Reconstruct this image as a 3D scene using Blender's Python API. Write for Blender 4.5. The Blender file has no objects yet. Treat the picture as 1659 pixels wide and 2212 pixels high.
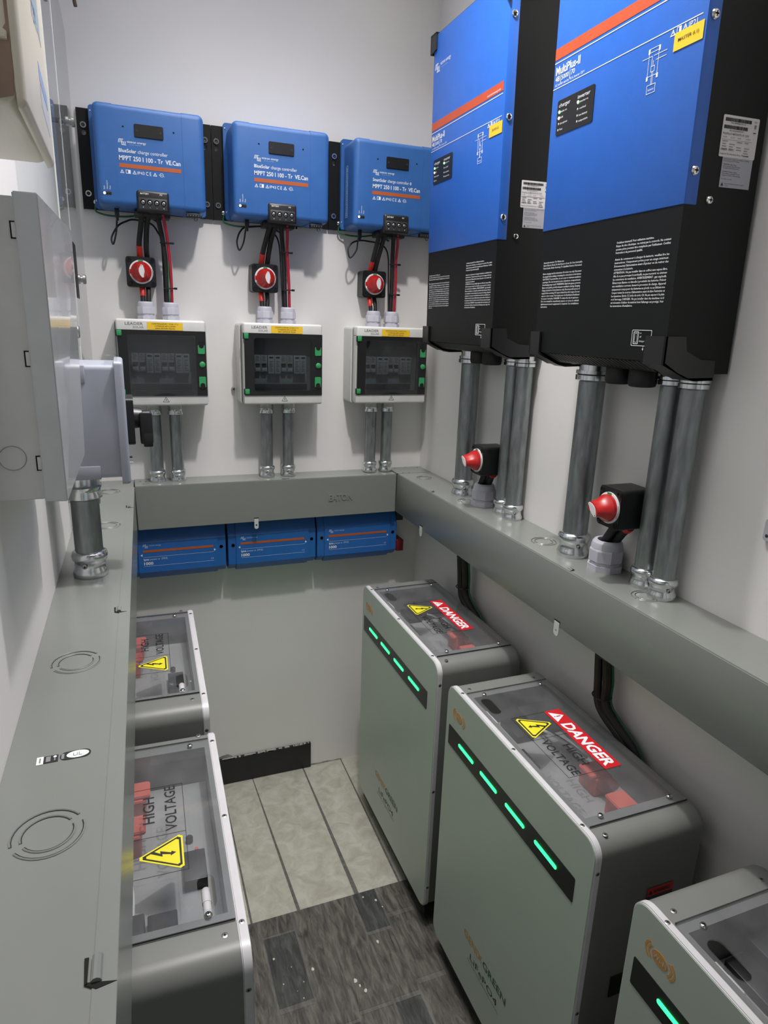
import bpy, bmesh, math, random
from mathutils import Vector, Matrix, Euler
from mathutils.geometry import tessellate_polygon
PI = math.pi
random.seed(7)
S = bpy.context.scene
COL = S.collection

# ------------------------------------------------------------------ camera
cam_d = bpy.data.cameras.new('camera')
cam = bpy.data.objects.new('camera', cam_d); COL.objects.link(cam); S.camera = cam
_R = Vector((0.93346781, -0.35717288, 0.03264017)); _U = Vector((0.06796407, 0.26550909, 0.96170984))
_F = Vector((0.35216293, 0.89550682, -0.27211911))
cam.matrix_world = Matrix(((_R.x, _U.x, -_F.x, 0.0), (_R.y, _U.y, -_F.y, -2.0196), (_R.z, _U.z, -_F.z, 1.5594), (0, 0, 0, 1)))
cam_d.sensor_fit = 'HORIZONTAL'; cam_d.sensor_width = 36.0
cam_d.lens = 1428.547 / 1659 * 36.0
cam_d.clip_start = 0.02

# ------------------------------------------------------------------ world, lamps, exposure
w = bpy.data.worlds.new('world'); S.world = w; w.use_nodes = True
w.node_tree.nodes['Background'].inputs[0].default_value = (0.8, 0.86, 1.0, 1)
w.node_tree.nodes['Background'].inputs[1].default_value = 0.03
S.view_settings.view_transform = 'Standard'; S.view_settings.look = 'None'
S.view_settings.gamma = 1.0; S.view_settings.use_curve_mapping = False
S.view_settings.exposure = 0.0
LAMP = Vector((0.43, -0.92, 2.70))
ld = bpy.data.lights.new('ceiling_spot', 'SPOT'); ld.energy = 62; ld.shadow_soft_size = 0.035
ld.spot_size = math.radians(140); ld.spot_blend = 1.0; ld.color = (1.0, 0.955, 0.94)
lo = bpy.data.objects.new('ceiling_spot', ld); COL.objects.link(lo); lo.location = LAMP - Vector((0, 0, 0.012))
pd = bpy.data.lights.new('ceiling_glow', 'POINT'); pd.energy = 1.6; pd.shadow_soft_size = 0.035; pd.color = (1.0, 0.955, 0.94)
po = bpy.data.objects.new('ceiling_glow', pd); COL.objects.link(po); po.location = LAMP - Vector((0, 0, 0.012))
cd = bpy.data.lights.new('ceiling_fill', 'AREA'); cd.shape = 'RECTANGLE'; cd.size = 0.8; cd.size_y = 1.3; cd.energy = 9.0; cd.spread = math.radians(88); cd.color = (1.0, 0.98, 0.96)
co = bpy.data.objects.new('ceiling_fill', cd); COL.objects.link(co); co.location = (0.40, -0.80, 2.742)  # added soft fill standing in for ceiling bounce, no known lamp
ad = bpy.data.lights.new('rear_fill', 'AREA'); ad.shape = 'RECTANGLE'; ad.size = 0.8; ad.size_y = 1.9
ad.energy = 1.6; ad.color = (0.90, 0.95, 1.0)
ao = bpy.data.objects.new('rear_fill', ad); COL.objects.link(ao)
ao.location = (0.42, -2.86, 1.25); ao.rotation_euler = (math.radians(90), 0, 0)  # added weak fill from behind the camera, its source is assumed

# ------------------------------------------------------------------ materials
_m = {}
def mat(name, col, rough=0.5, metal=0.0, coat=0.0, emit=None, estr=0.0, var=0.04, vscale=30.0, bump=0.0, bscale=200.0, spec=0.5, stretch=None):
    if name in _m: return _m[name]
    m = bpy.data.materials.new(name); m.use_nodes = True; nt = m.node_tree; N = nt.nodes; L = nt.links
    b = N['Principled BSDF']; b.inputs['Roughness'].default_value = rough; b.inputs['Metallic'].default_value = metal
    b.inputs['Coat Weight'].default_value = coat; b.inputs['Specular IOR Level'].default_value = spec
    tc = N.new('ShaderNodeTexCoord'); mp = N.new('ShaderNodeMapping'); L.new(tc.outputs['Object'], mp.inputs[0])
    if stretch: mp.inputs['Scale'].default_value = stretch
    nz = N.new('ShaderNodeTexNoise'); nz.inputs['Scale'].default_value = vscale; nz.inputs['Detail'].default_value = 4
    L.new(mp.outputs[0], nz.inputs['Vector'])
    cr = N.new('ShaderNodeValToRGB')
    cr.color_ramp.elements[0].position = 0.3; cr.color_ramp.elements[1].position = 0.7
    cr.color_ramp.elements[0].color = tuple(max(0, c * (1 - var)) for c in col) + (1,)
    cr.color_ramp.elements[1].color = tuple(min(1, c * (1 + var)) for c in col) + (1,)
    L.new(nz.outputs['Fac'], cr.inputs[0]); L.new(cr.outputs[0], b.inputs['Base Color'])
    if emit:
        b.inputs['Emission Color'].default_value = tuple(emit) + (1,); b.inputs['Emission Strength'].default_value = estr
    if bump:
        n2 = N.new('ShaderNodeTexNoise'); n2.inputs['Scale'].default_value = bscale; n2.inputs['Detail'].default_value = 3
        L.new(mp.outputs[0], n2.inputs['Vector'])
        bp = N.new('ShaderNodeBump'); bp.inputs['Strength'].default_value = bump; bp.inputs['Distance'].default_value = 0.002
        L.new(n2.outputs['Fac'], bp.inputs['Height']); L.new(bp.outputs[0], b.inputs['Normal'])
    _m[name] = m
    return m
def glassy(name, tint, haze=0.05, hazecol=(0.5, 0.5, 0.5), rough=0.02, ior=1.5):
    if name in _m: return _m[name]
    m = bpy.data.materials.new(name); m.use_nodes = True; nt = m.node_tree; N = nt.nodes; L = nt.links
    for n in list(N): N.remove(n)
    out = N.new('ShaderNodeOutputMaterial'); tr = N.new('ShaderNodeBsdfTransparent'); tr.inputs[0].default_value = tuple(tint) + (1,)
    gl = N.new('ShaderNodeBsdfGlossy'); gl.inputs['Roughness'].default_value = rough
    df = N.new('ShaderNodeBsdfDiffuse'); df.inputs[0].default_value = tuple(hazecol) + (1,)
    nz = N.new('ShaderNodeTexNoise'); nz.inputs['Scale'].default_value = 14; nz.inputs['Detail'].default_value = 5
    tc = N.new('ShaderNodeTexCoord'); L.new(tc.outputs['Object'], nz.inputs['Vector'])
    mm = N.new('ShaderNodeMath'); mm.operation = 'MULTIPLY'; mm.inputs[1].default_value = haze * 2; L.new(nz.outputs['Fac'], mm.inputs[0])
    m1 = N.new('ShaderNodeMixShader'); L.new(mm.outputs[0], m1.inputs[0]); L.new(tr.outputs[0], m1.inputs[1]); L.new(df.outputs[0], m1.inputs[2])
    fr = N.new('ShaderNodeFresnel'); fr.inputs['IOR'].default_value = ior
    ge = N.new('ShaderNodeNewGeometry'); ft = N.new('ShaderNodeMath'); ft.operation = 'SUBTRACT'; ft.inputs[0].default_value = 1.0; L.new(ge.outputs['Backfacing'], ft.inputs[1])
    fm = N.new('ShaderNodeMath'); fm.operation = 'MULTIPLY'; L.new(fr.outputs[0], fm.inputs[0]); L.new(ft.outputs[0], fm.inputs[1])
    m2 = N.new('ShaderNodeMixShader'); L.new(fm.outputs[0], m2.inputs[0]); L.new(m1.outputs[0], m2.inputs[1]); L.new(gl.outputs[0], m2.inputs[2])
    L.new(m2.outputs[0], out.inputs[0]); _m[name] = m
    return m

WHITEWALL = mat('wall_paint', (0.79, 0.775, 0.76), 0.55, var=0.02, vscale=3, bump=0.35, bscale=9)
CEIL = mat('ceiling_paint', (0.8, 0.8, 0.8), 0.7)
SKIRT = mat('black_skirting_tile', (0.012, 0.012, 0.013), 0.45)
PLASTER = mat('chipped_plaster', (0.30, 0.29, 0.27), 0.9, var=0.3, vscale=60, bump=0.6)
BLUE = mat('controller_blue', (0.034, 0.135, 0.40), 0.42, bump=0.12, bscale=900)
BLUEF = mat('inverter_blue', (0.024, 0.135, 0.56), 0.40, bump=0.12, bscale=900)
BLUEL = mat('busbar_blue', (0.018, 0.125, 0.42), 0.38)
ORANGE = mat('orange_print', (0.46, 0.105, 0.025), 0.5)
ORANGE2 = mat('orange_print_bright', (0.56, 0.085, 0.028), 0.5)
WPRINT = mat('white_print', (0.82, 0.84, 0.86), 0.5)
WPRINT2 = mat('pale_blue_print', (0.52, 0.66, 0.85), 0.5)
BLK = mat('black_plastic', (0.012, 0.012, 0.013), 0.38)
BLKM = mat('black_powder_coat', (0.0035, 0.0042, 0.0042), 0.5, spec=0.28, bump=0.1, bscale=1200)
BLKR = mat('black_rubber', (0.010, 0.010, 0.010), 0.55)
VOID = mat('dark_gap', (0.004, 0.004, 0.004), 0.9)
DGREY = mat('dark_grey_plastic', (0.03, 0.031, 0.032), 0.45)
MGREY = mat('device_grey', (0.33, 0.34, 0.34), 0.5)
TRUNK = mat('grey_enamel', (0.205, 0.217, 0.200), 0.25, coat=0.05, var=0.02, vscale=8)
GLANDW = mat('gland_grey', (0.50, 0.50, 0.56), 0.42)
BOXW = mat('enclosure_white', (0.62, 0.625, 0.60), 0.4)
GREEN = mat('green_plastic', (0.035, 0.30, 0.10), 0.4)
RED = mat('switch_red', (0.46, 0.014, 0.014), 0.33)
REDT = mat('red_tape', (0.60, 0.03, 0.02), 0.38)
REDC = mat('red_cable', (0.38, 0.015, 0.035), 0.4)
GRNC = mat('green_cable', (0.012, 0.12, 0.05), 0.45)
YEL = mat('yellow_label', (0.86, 0.55, 0.03), 0.45)
YELW = mat('yellow_warning', (0.80, 0.72, 0.03), 0.4)
KPRINT = mat('black_print', (0.015, 0.015, 0.017), 0.5)
GPRINT = mat('grey_print', (0.22, 0.22, 0.22), 0.5)
LABEL = mat('paper_label', (0.70, 0.68, 0.68), 0.5)
LABEL2 = mat('silver_label', (0.42, 0.42, 0.46), 0.4, var=0.05)
GALV = mat('galvanised_pipe', (0.30, 0.325, 0.33), 0.40, metal=0.85, var=0.22, vscale=40, stretch=(3, 3, 0.6))
FIT = mat('zinc_fitting', (0.72, 0.75, 0.76), 0.20, metal=1.0, var=0.12, vscale=60)
TABM = mat('zinc_tab', (0.72, 0.73, 0.72), 0.45, metal=0.35)
CHROME = mat('chrome_screw', (0.75, 0.74, 0.72), 0.16, metal=1.0)
STEEL = mat('dull_screw', (0.36, 0.36, 0.35), 0.35, metal=0.9)
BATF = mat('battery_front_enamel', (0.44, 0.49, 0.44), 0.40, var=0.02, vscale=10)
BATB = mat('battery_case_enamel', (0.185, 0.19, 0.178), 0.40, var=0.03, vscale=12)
RIM = mat('white_rim', (0.60, 0.59, 0.61), 0.35)
REDB = mat('red_terminal_cap', (0.62, 0.125, 0.095), 0.45)
REDD = mat('danger_red', (0.60, 0.012, 0.02), 0.4)
ORW = mat('warning_orange', (0.55, 0.12, 0.015), 0.45)
GRNP = mat('green_print', (0.03, 0.10, 0.045), 0.5)
ORP = mat('amber_print', (0.60, 0.27, 0.06), 0.5)
LED_G = mat('green_light', (0.02, 0.3, 0.1), 0.4, emit=(0.012, 1.0, 0.10), estr=7.0)
LED_GR = mat('led_green', (0.1, 0.9, 0.2), 0.4, emit=(0.25, 1.0, 0.2), estr=9.0)
LED_O = mat('led_amber', (0.9, 0.5, 0.2), 0.4, emit=(1.0, 0.55, 0.2), estr=6.0)
LED_B = mat('led_blue', (0.4, 0.6, 1.0), 0.4, emit=(0.35, 0.55, 1.0), estr=7.0)
LEDOFF = mat('led_off', (0.55, 0.57, 0.5), 0.3)
ISOG = mat('isolator_grey', (0.36, 0.38, 0.44), 0.33)
PANG = mat('panel_grey', (0.56, 0.57, 0.55), 0.34)
PANF = mat('panel_glossy_front', (0.50, 0.52, 0.53), 0.16, coat=0.5)
CREAM = mat('aged_cream_plastic', (0.58, 0.54, 0.44), 0.35, var=0.05, vscale=9)
STAIN = mat('brown_stained_plastic', (0.22, 0.155, 0.11), 0.5, var=0.35, vscale=14)
TILE = None
ACR = glassy('clear_acrylic', (0.93, 0.95, 0.95), 0.05, (0.6, 0.62, 0.65))
ACR2 = glassy('battery_cover_acrylic', (0.93, 0.94, 0.95), 0.055, (0.62, 0.62, 0.64), rough=0.03)
SMOKE = glassy('smoked_window', (0.66, 0.69, 0.70), 0.010, (0.3, 0.3, 0.3), rough=0.02)
ACREDGE = mat('acrylic_edge', (0.72, 0.76, 0.74), 0.2)

# ------------------------------------------------------------------ mesh helpers
def rrect(x0, z0, x1, z1, r, n=5, corners=(1, 1, 1, 1)):
    pts = []
    for (cx, cz, a0, on) in ((x1 - r, z0 + r, -90, corners[0]), (x1 - r, z1 - r, 0, corners[1]), (x0 + r, z1 - r, 90, corners[2]), (x0 + r, z0 + r, 180, corners[3])):
        if on and r > 0:
            for k in range(n + 1):
                a = math.radians(a0 + 90 * k / n); pts.append((cx + r * math.cos(a), cz + r * math.sin(a)))
        else:
            a = math.radians(a0 + 45); pts.append((cx + math.copysign(r, math.cos(a)), cz + math.copysign(r, math.sin(a))))
    return pts
def circ(cx, cz, r, n=20, r2=None):
    return [(cx + r * math.cos(2 * PI * k / n), cz + (r2 or r) * math.sin(2 * PI * k / n)) for k in range(n)]
def smoothpath(P, k=6):
    P = [Vector(p) for p in P]
    if len(P) < 3: return P
    Q = [2 * P[0] - P[1]] + P + [2 * P[-1] - P[-2]]; out = []
    for i in range(1, len(Q) - 2):
        a, b, c, d = Q[i - 1:i + 3]
        for j in range(k):
            t = j / k
            out.append(0.5 * ((2 * b) + (c - a) * t + (2 * a - 5 * b + 4 * c - d) * t * t + (3 * b - a - 3 * c + d) * t ** 3))
    out.append(P[-1]); return out

class MB:
    def __init__(s): s.bm = bmesh.new(); s.mats = []
    def mi(s, m):
        if m not in s.mats: s.mats.append(m)
        return s.mats.index(m)
    def absorb(s, bm2, m, M=None):
        i = s.mi(m) if m is not None else None
        for f in bm2.faces:
            if i is not None: f.material_index = i
        me = bpy.data.meshes.new('t'); bm2.to_mesh(me); bm2.free()
        if M is not None: me.transform(M)
        s.bm.from_mesh(me); bpy.data.meshes.remove(me)
        return s
    def box(s, lo, hi, m, r=0.0, seg=2, sel=None, M=None):
        b = bmesh.new(); bmesh.ops.create_cube(b, size=1)
        for v in b.verts:
            v.co = Vector(((lo[0] + hi[0]) / 2 + v.co.x * (hi[0] - lo[0]), (lo[1] + hi[1]) / 2 + v.co.y * (hi[1] - lo[1]), (lo[2] + hi[2]) / 2 + v.co.z * (hi[2] - lo[2])))
        if r > 0:
            eds = [e for e in b.edges if sel is None or sel((e.verts[0].co + e.verts[1].co) / 2, e.verts[0].co - e.verts[1].co)]
            if eds: bmesh.ops.bevel(b, geom=eds, offset=r, segments=seg, affect='EDGES', profile=0.5)
        return s.absorb(b, m, M)
    def prism(s, pts, a0, a1, m, axis='y', holes=(), M=None, bev=0.0):
        """polygon in the plane across `axis`, extruded from a0 to a1. y: pts=(x,z); z: pts=(x,y); x: pts=(y,z)"""
        loops = [list(pts)] + [list(h) for h in holes]
        def P(p, a):
            return Vector((p[0], a, p[1])) if axis == 'y' else Vector((p[0], p[1], a)) if axis == 'z' else Vector((a, p[0], p[1]))
        b = bmesh.new()
        flat = [p for l in loops for p in l]
        tris = tessellate_polygon([[Vector((p[0], p[1], 0)) for p in l] for l in loops])
        va = [b.verts.new(P(p, a0)) for p in flat]; vb = [b.verts.new(P(p, a1)) for p in flat]
        if not holes:
            b.faces.new(va); b.faces.new(list(reversed(vb)))
        else:
            for t in tris:
                try: b.faces.new([va[i] for i in t]); b.faces.new([vb[i] for i in reversed(t)])
                except ValueError: pass
        o = 0
        for l in loops:
            n = len(l)
            for i in range(n):
                j = (i + 1) % n
                try: b.faces.new((va[o + i], vb[o + i], vb[o + j], va[o + j]))
                except ValueError: pass
            o += n
        bmesh.ops.recalc_face_normals(b, faces=b.faces)
        if bev > 0 and not holes:
            f = [e for e in b.edges if len(e.link_faces) == 2 and any(len(q.verts) > 4 or len(q.verts) == len(flat) for q in e.link_faces) and abs(P((0, 0), 1).dot(e.verts[0].co - e.verts[1].co)) < 1e-7]
            bmesh.ops.bevel(b, geom=f, offset=bev, segments=2, affect='EDGES')
        return s.absorb(b, m, M)
    def lathe(s, prof, c, m, axis='z', n=28, M=None, poly=False):
        """prof: list of (r, h) along the axis from c"""
        b = bmesh.new(); rings = []
        for r, h in prof:
            rg = []
            for k in range(n):
                a = 2 * PI * (k + 0.5) / n; x, y = r * math.cos(a), r * math.sin(a)
                p = (x, y, h) if axis == 'z' else (x, h, y) if axis == 'y' else (h, x, y)
                rg.append(b.verts.new(Vector(p) + Vector(c)))
            rings.append(rg)
        for i in range(len(rings) - 1):
            for k in range(n):
                b.faces.new((rings[i][k], rings[i][(k + 1) % n], rings[i + 1][(k + 1) % n], rings[i + 1][k]))
        b.faces.new(rings[0]); b.faces.new(rings[-1])
        bmesh.ops.recalc_face_normals(b, faces=b.faces)
        return s.absorb(b, m, M)
    def tube(s, P, r, m, n=12, k=6, closed=False, M=None):
        P = smoothpath(P, k); b = bmesh.new(); rings = []
        up = Vector((0, 0, 1)); prev = None
        for i, p in enumerate(P):
            t = (P[min(i + 1, len(P) - 1)] - P[max(i - 1, 0)]).normalized()
            if prev is None:
                a = t.orthogonal().normalized()
            else:
                a = (prev - t * prev.dot(t)).normalized()
            prev = a; c = t.cross(a)
            rr = r[min(i * len(r) // len(P), len(r) - 1)] if isinstance(r, (list, tuple)) else r
            rings.append([b.verts.new(p + a * rr * math.cos(2 * PI * q / n) + c * rr * math.sin(2 * PI * q / n)) for q in range(n)])
        for i in range(len(rings) - 1):
            for q in range(n):
                b.faces.new((rings[i][q], rings[i][(q + 1) % n], rings[i + 1][(q + 1) % n], rings[i + 1][q]))
        b.faces.new(rings[0]); b.faces.new(rings[-1])
        bmesh.ops.recalc_face_normals(b, faces=b.faces)
        return s.absorb(b, m, M)
    def text(s, body, x, z, h, m, y=-0.0004, wd=None, bold=0.0, anchor='l', shear=0.0, res=2, M=None, ex=0.0, maxw=None):
        """lettering standing on the plane facing -y; h = capital height, wd = total width"""
        cu = bpy.data.curves.new('t', 'FONT'); cu.body = body; cu.size = h / 0.70; cu.shear = shear
        cu.resolution_u = res; cu.offset = bold * h; cu.fill_mode = 'FRONT' if ex == 0 else 'BOTH'; cu.extrude = ex
        ob = bpy.data.objects.new('t', cu); me = bpy.data.meshes.new_from_object(ob)
        bpy.data.objects.remove(ob); bpy.data.curves.remove(cu)
        if len(me.vertices):
            xs = [v.co.x for v in me.vertices]; x0, x1 = min(xs), max(xs)
            sx = (wd / (x1 - x0)) if wd else 1.0
            if maxw and (x1 - x0) * sx > maxw: sx = maxw / (x1 - x0)
            off = {'l': 0, 'c': (x1 - x0) * sx / 2, 'r': (x1 - x0) * sx}[anchor]
            T = Matrix.Translation((x - off, y, z)) @ Matrix(((sx, 0, 0, -x0 * sx), (0, 0, -1, 0), (0, 1, 0, 0), (0, 0, 0, 1)))
            me.transform(T)
            if M is not None: me.transform(M)
            i = s.mi(m)
            for p in me.polygons: p.material_index = i
            s.bm.from_mesh(me)
        bpy.data.meshes.remove(me); return s
    def flat(s, pts, m, y=-0.0004, holes=(), M=None, t=0.0003):
        return s.prism(pts, y, y + t, m, 'y', holes, M)
    def quad(s, x0, z0, x1, z1, m, y=-0.0004, M=None):
        return s.flat([(x0, z0), (x1, z0), (x1, z1), (x0, z1)], m, y, M=M)
    def rot(s, M): bmesh.ops.transform(s.bm, matrix=M, verts=s.bm.verts); return s
    def build(s, name, parent=None, world=False, angle=35):
        me = bpy.data.meshes.new(name)
        if world and parent is not None:
            bmesh.ops.transform(s.bm, matrix=ROOTM[parent.name].inverted(), verts=s.bm.verts)
        s.bm.to_mesh(me); s.bm.free()
        for m in s.mats: me.materials.append(m)
        me.polygons.foreach_set('use_smooth', [True] * len(me.polygons))
        try: me.set_sharp_from_angle(angle=math.radians(angle))
        except Exception: pass
        o = bpy.data.objects.new(name, me); COL.objects.link(o)
        if parent is not None:
            o.parent = parent; ROOTM[o.name] = ROOTM[parent.name]
        return o
ROOTM = {}
def thing(name, label, cat, loc=(0, 0, 0), rot=(0, 0, 0), group=None):
    o = bpy.data.objects.new(name, None); COL.objects.link(o); o.location = loc; o.rotation_euler = rot
    o.empty_display_size = 0.02; o['label'] = label; o['category'] = cat
    if group: o['group'] = group
    ROOTM[o.name] = Matrix.Translation(loc) @ Euler(rot).to_matrix().to_4x4()
    return o
def tag(o, label, cat, group=None):
    o['label'] = label; o['category'] = cat
    if group: o['group'] = group
    return o
def struct(name, mb):
    o = mb.build(name); o['kind'] = 'structure'; return o
def screw(mb, c, r, axis='y', m=None, sgn=-1, h=None):
    h = h or r * 0.5; m = m or CHROME
    mb.lathe([(r, 0), (r, sgn * h * .35), (r * .8, sgn * h * .8), (r * .45, sgn * h), (0.0001, sgn * h)], c, m, axis, 14)
    d = r * 0.5; t = r * 0.14
    for a, b in ((d, t), (t, d)):
        if axis == 'y': mb.box((c[0] - a, c[1] + sgn * h - .0001, c[2] - b), (c[0] + a, c[1] + sgn * h + .0001, c[2] + b), VOID)
        elif axis == 'z': mb.box((c[0] - a, c[1] - b, c[2] + sgn * h - .0001), (c[0] + a, c[1] + b, c[2] + sgn * h + .0001), VOID)
        else: mb.box((c[0] + sgn * h - .0001, c[1] - a, c[2] - b), (c[0] + sgn * h + .0001, c[1] + a, c[2] + b), VOID)

def brandmark(mb, x, z, sc, m, y):
    """the wavy emblem followed by the maker's words; sc = width of the emblem"""
    # two interlocking zig-zag loops
    for k, (ox, oz) in enumerate(((0, 0.12), (0.36, -0.10))):
        for i in range(3):
            a = ox + i * 0.17
            mb.flat([(x + sc * a, z + sc * (oz - 0.12)), (x + sc * (a + .07), z + sc * (oz - 0.12)), (x + sc * (a + .16), z + sc * (oz + 0.26)), (x + sc * (a + .09), z + sc * (oz + 0.26))], m, y)
            if k == 0: mb.flat([(x + sc * (a + .07), z + sc * (oz + .22)), (x + sc * (a + .25), z + sc * (oz + .22)), (x + sc * (a + .25), z + sc * (oz + .29)), (x + sc * (a + .1), z + sc * (oz + .29))], m, y)
            else: mb.flat([(x + sc * (a), z + sc * (oz - .15)), (x + sc * (a + .18), z + sc * (oz - .15)), (x + sc * (a + .18), z + sc * (oz - .08)), (x + sc * (a), z + sc * (oz - .08))], m, y)

def warn_tri(mb, cx, z, h, m, y, t=0.14, M=None):
    wd = h * 1.1
    out = [(cx - wd / 2, z), (cx + wd / 2, z), (cx, z + h)]
    inn = [(cx - wd / 2 + wd * t * 1.3, z + h * t), (cx + wd / 2 - wd * t * 1.3, z + h * t), (cx, z + h - h * t * 1.7)]
    mb.flat(out, m, y, holes=[inn], M=M)
    mb.quad(cx - h * .05, z + h * .28, cx + h * .05, z + h * .6, m, y, M=M)

# ------------------------------------------------------------------ room
ZC = 2.76; YF = -2.9
XR = 0.9184
def lwx(y): return -0.1247 + 0.0157 * y      # left wall is a touch out of square
def slab(poly, m):  # convex quad list of world points, thin solid
    pass
mb = MB(); mb.box((-0.4, 0, -0.05), (XR + .1, 0.1, ZC + .05), WHITEWALL)
struct('wall_back', mb)
mb = MB(); mb.box((XR, YF, -0.05), (XR + .1, 0, ZC + .05), WHITEWALL)
struct('wall_right', mb)
mb = MB(); mb.prism([(lwx(0), 0), (lwx(YF), YF), (lwx(YF) - .1, YF), (lwx(0) - .1, 0)], -0.05, ZC + .05, WHITEWALL, 'z')
struct('wall_left', mb)
mb = MB(); mb.box((-.4, YF - .1, -.05), (XR + .1, YF, ZC + .05), mat('low_bounce_wall', (.10, .10, .10), .6))  # unseen end wall, kept dark so little light bounces back
struct('wall_front', mb)
mb = MB(); mb.box((-.4, YF - .1, ZC), (XR + .1, .1, ZC + .1), CEIL)
struct('ceiling', mb)

# floor: pale stone-look tiles at the back, dark wood-look planks in front
def stone_mat():
    m = bpy.data.materials.new('pale_stone_tile'); m.use_nodes = True; nt = m.node_tree; N = nt.nodes; L = nt.links
    b = N['Principled BSDF']; b.inputs['Roughness'].default_value = 0.42
    tc = N.new('ShaderNodeTexCoord'); n1 = N.new('ShaderNodeTexNoise'); n1.inputs['Scale'].default_value = 20; n1.inputs['Detail'].default_value = 10; n1.inputs['Roughness'].default_value = .62; n1.inputs['Distortion'].default_value = .9
    L.new(tc.outputs['Object'], n1.inputs['Vector']); cr = N.new('ShaderNodeValToRGB')
    e = cr.color_ramp.elements; e[0].position = .35; e[0].color = (0.33, 0.31, 0.262, 1); e[1].position = .62; e[1].color = (0.44, 0.435, 0.38, 1)
    x = cr.color_ramp.elements.new(.5); x.color = (0.385, 0.372, 0.318, 1)
    L.new(n1.outputs['Fac'], cr.inputs[0]); L.new(cr.outputs[0], b.inputs['Base Color'])
    bp = N.new('ShaderNodeBump'); bp.inputs['Strength'].default_value = .25; bp.inputs['Distance'].default_value = .002
    L.new(n1.outputs['Fac'], bp.inputs['Height']); L.new(bp.outputs[0], b.inputs['Normal']); return m
def plank_mat(name, c0, c1, c2):
    m = bpy.data.materials.new(name); m.use_nodes = True; nt = m.node_tree; N = nt.nodes; L = nt.links
    b = N['Principled BSDF']; b.inputs['Roughness'].default_value = 0.4
    tc = N.new('ShaderNodeTexCoord'); mp = N.new('ShaderNodeMapping'); mp.inputs['Scale'].default_value = (34, 7, 5)
    L.new(tc.outputs['Object'], mp.inputs[0])
    n1 = N.new('ShaderNodeTexNoise'); n1.inputs['Scale'].default_value = 2.2; n1.inputs['Detail'].default_value = 9; n1.inputs['Distortion'].default_value = .8; n1.inputs['Roughness'].default_value = .65
    L.new(mp.outputs[0], n1.inputs['Vector']); cr = N.new('ShaderNodeValToRGB')
    e = cr.color_ramp.elements; e[0].position = .34; e[0].color = c0 + (1,); e[1].position = .66; e[1].color = c2 + (1,)
    x = cr.color_ramp.elements.new(.5); x.color = c1 + (1,)
    L.new(n1.outputs['Fac'], cr.inputs[0]); L.new(cr.outputs[0], b.inputs['Base Color'])
    bp = N.new('ShaderNodeBump'); bp.inputs['Strength'].default_value = .35; bp.inputs['Distance'].default_value = .002
    L.new(n1.outputs['Fac'], bp.inputs['Height']); L.new(bp.outputs[0], b.inputs['Normal']); return m
STONE = stone_mat()
PL_M = plank_mat('brown_grey_plank', (0.030, 0.027, 0.025), (0.085, 0.077, 0.069), (0.15, 0.137, 0.12))
PL_D = plank_mat('dark_slate_plank', (0.022, 0.023, 0.023), (0.045, 0.046, 0.045), (0.085, 0.085, 0.082))
PL_L = plank_mat('light_grey_plank', (0.06, 0.057, 0.052), (0.11, 0.103, 0.095), (0.16, 0.152, 0.14))
GROUT = mat('grey_grout', (0.10, 0.098, 0.092), 0.85, var=.3, vscale=80)
PAINTSPOT = mat('paint_spot', (0.55, 0.53, 0.46), 0.6)
mb = MB()
mb.box((-.3, YF - .05, -.06), (XR + .05, .05, -.0012), GROUT)
yb = -.0; yf = -.5945
seams = [((-.3, .0), (-.3, .0)), ((.05, .004), (.06, .006)), ((.222, .003), (.2185, .006)), ((.3256, .003), (.3478, .0095)), ((.5086, .0045), (.5163, .013)), ((.6535, .004), (.6470, .007)), ((.84, .005), (.84, .006)), ((.95, 0), (.95, 0))]
for a, c in zip(seams[:-1], seams[1:]):
    mb.prism([(a[1][0] + a[1][1] / 2, yf), (c[1][0] - c[1][1] / 2, yf), (c[0][0] - c[0][1] / 2, yb), (a[0][0] + a[0][1] / 2, yb)], -.002, 0, STONE, 'z')
cols = [(-.3, -.06, [(-9, 0)]), (-.06, .06, [(-.8, 0), (-1.3, 1), (-9, 0)]), (.06, .15, [(-.75, 1), (-1.2, 0), (-9, 0)]), (.15, .236, [(-.9, 0), (-1.3, 0), (-9, 1)]),
        (.236, .325, [(-.648, 2), (-.655, 3), (-.848, 1), (-.862, 3), (-1.15, 0), (-1.45, 1), (-9, 0)]),
        (.325, .412, [(-.93, 0), (-.938, 3), (-1.12, 1), (-9, 0)]), (.412, .500, [(-.915, 0), (-.925, 3), (-1.2, 0), (-9, 1)]),
        (.500, .572, [(-.722, 1), (-.732, 3), (-.912, 0), (-.925, 3), (-1.08, 1), (-9, 0)]), (.572, .655, [(-.684, 0), (-.698, 3), (-.885, 2), (-.9, 3), (-1.25, 0), (-9, 0)]), (.655, .95, [(-.86, 2), (-1.3, 0), (-9, 0)])]
mats4 = [PL_M, PL_D, PL_M, PL_L]
for x0, x1, segs in cols:
    y0 = yf
    for (y1, mi) in segs:
        y1 = max(y1, YF)
        mb.prism([(x0 + .0006, y1 + .0004), (x1 - .0006, y1 + .0004), (x1 - .0006, y0), (x0 + .0006, y0)], -.002, 0, mats4[mi], 'z'); y0 = y1
        if y0 <= YF: break
    mb.prism([(x0 - .003, YF), (x0 + .003, YF), (x0 + .003, yf), (x0 - .003, yf)], -.0018, .0002, PL_L, 'z')
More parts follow.
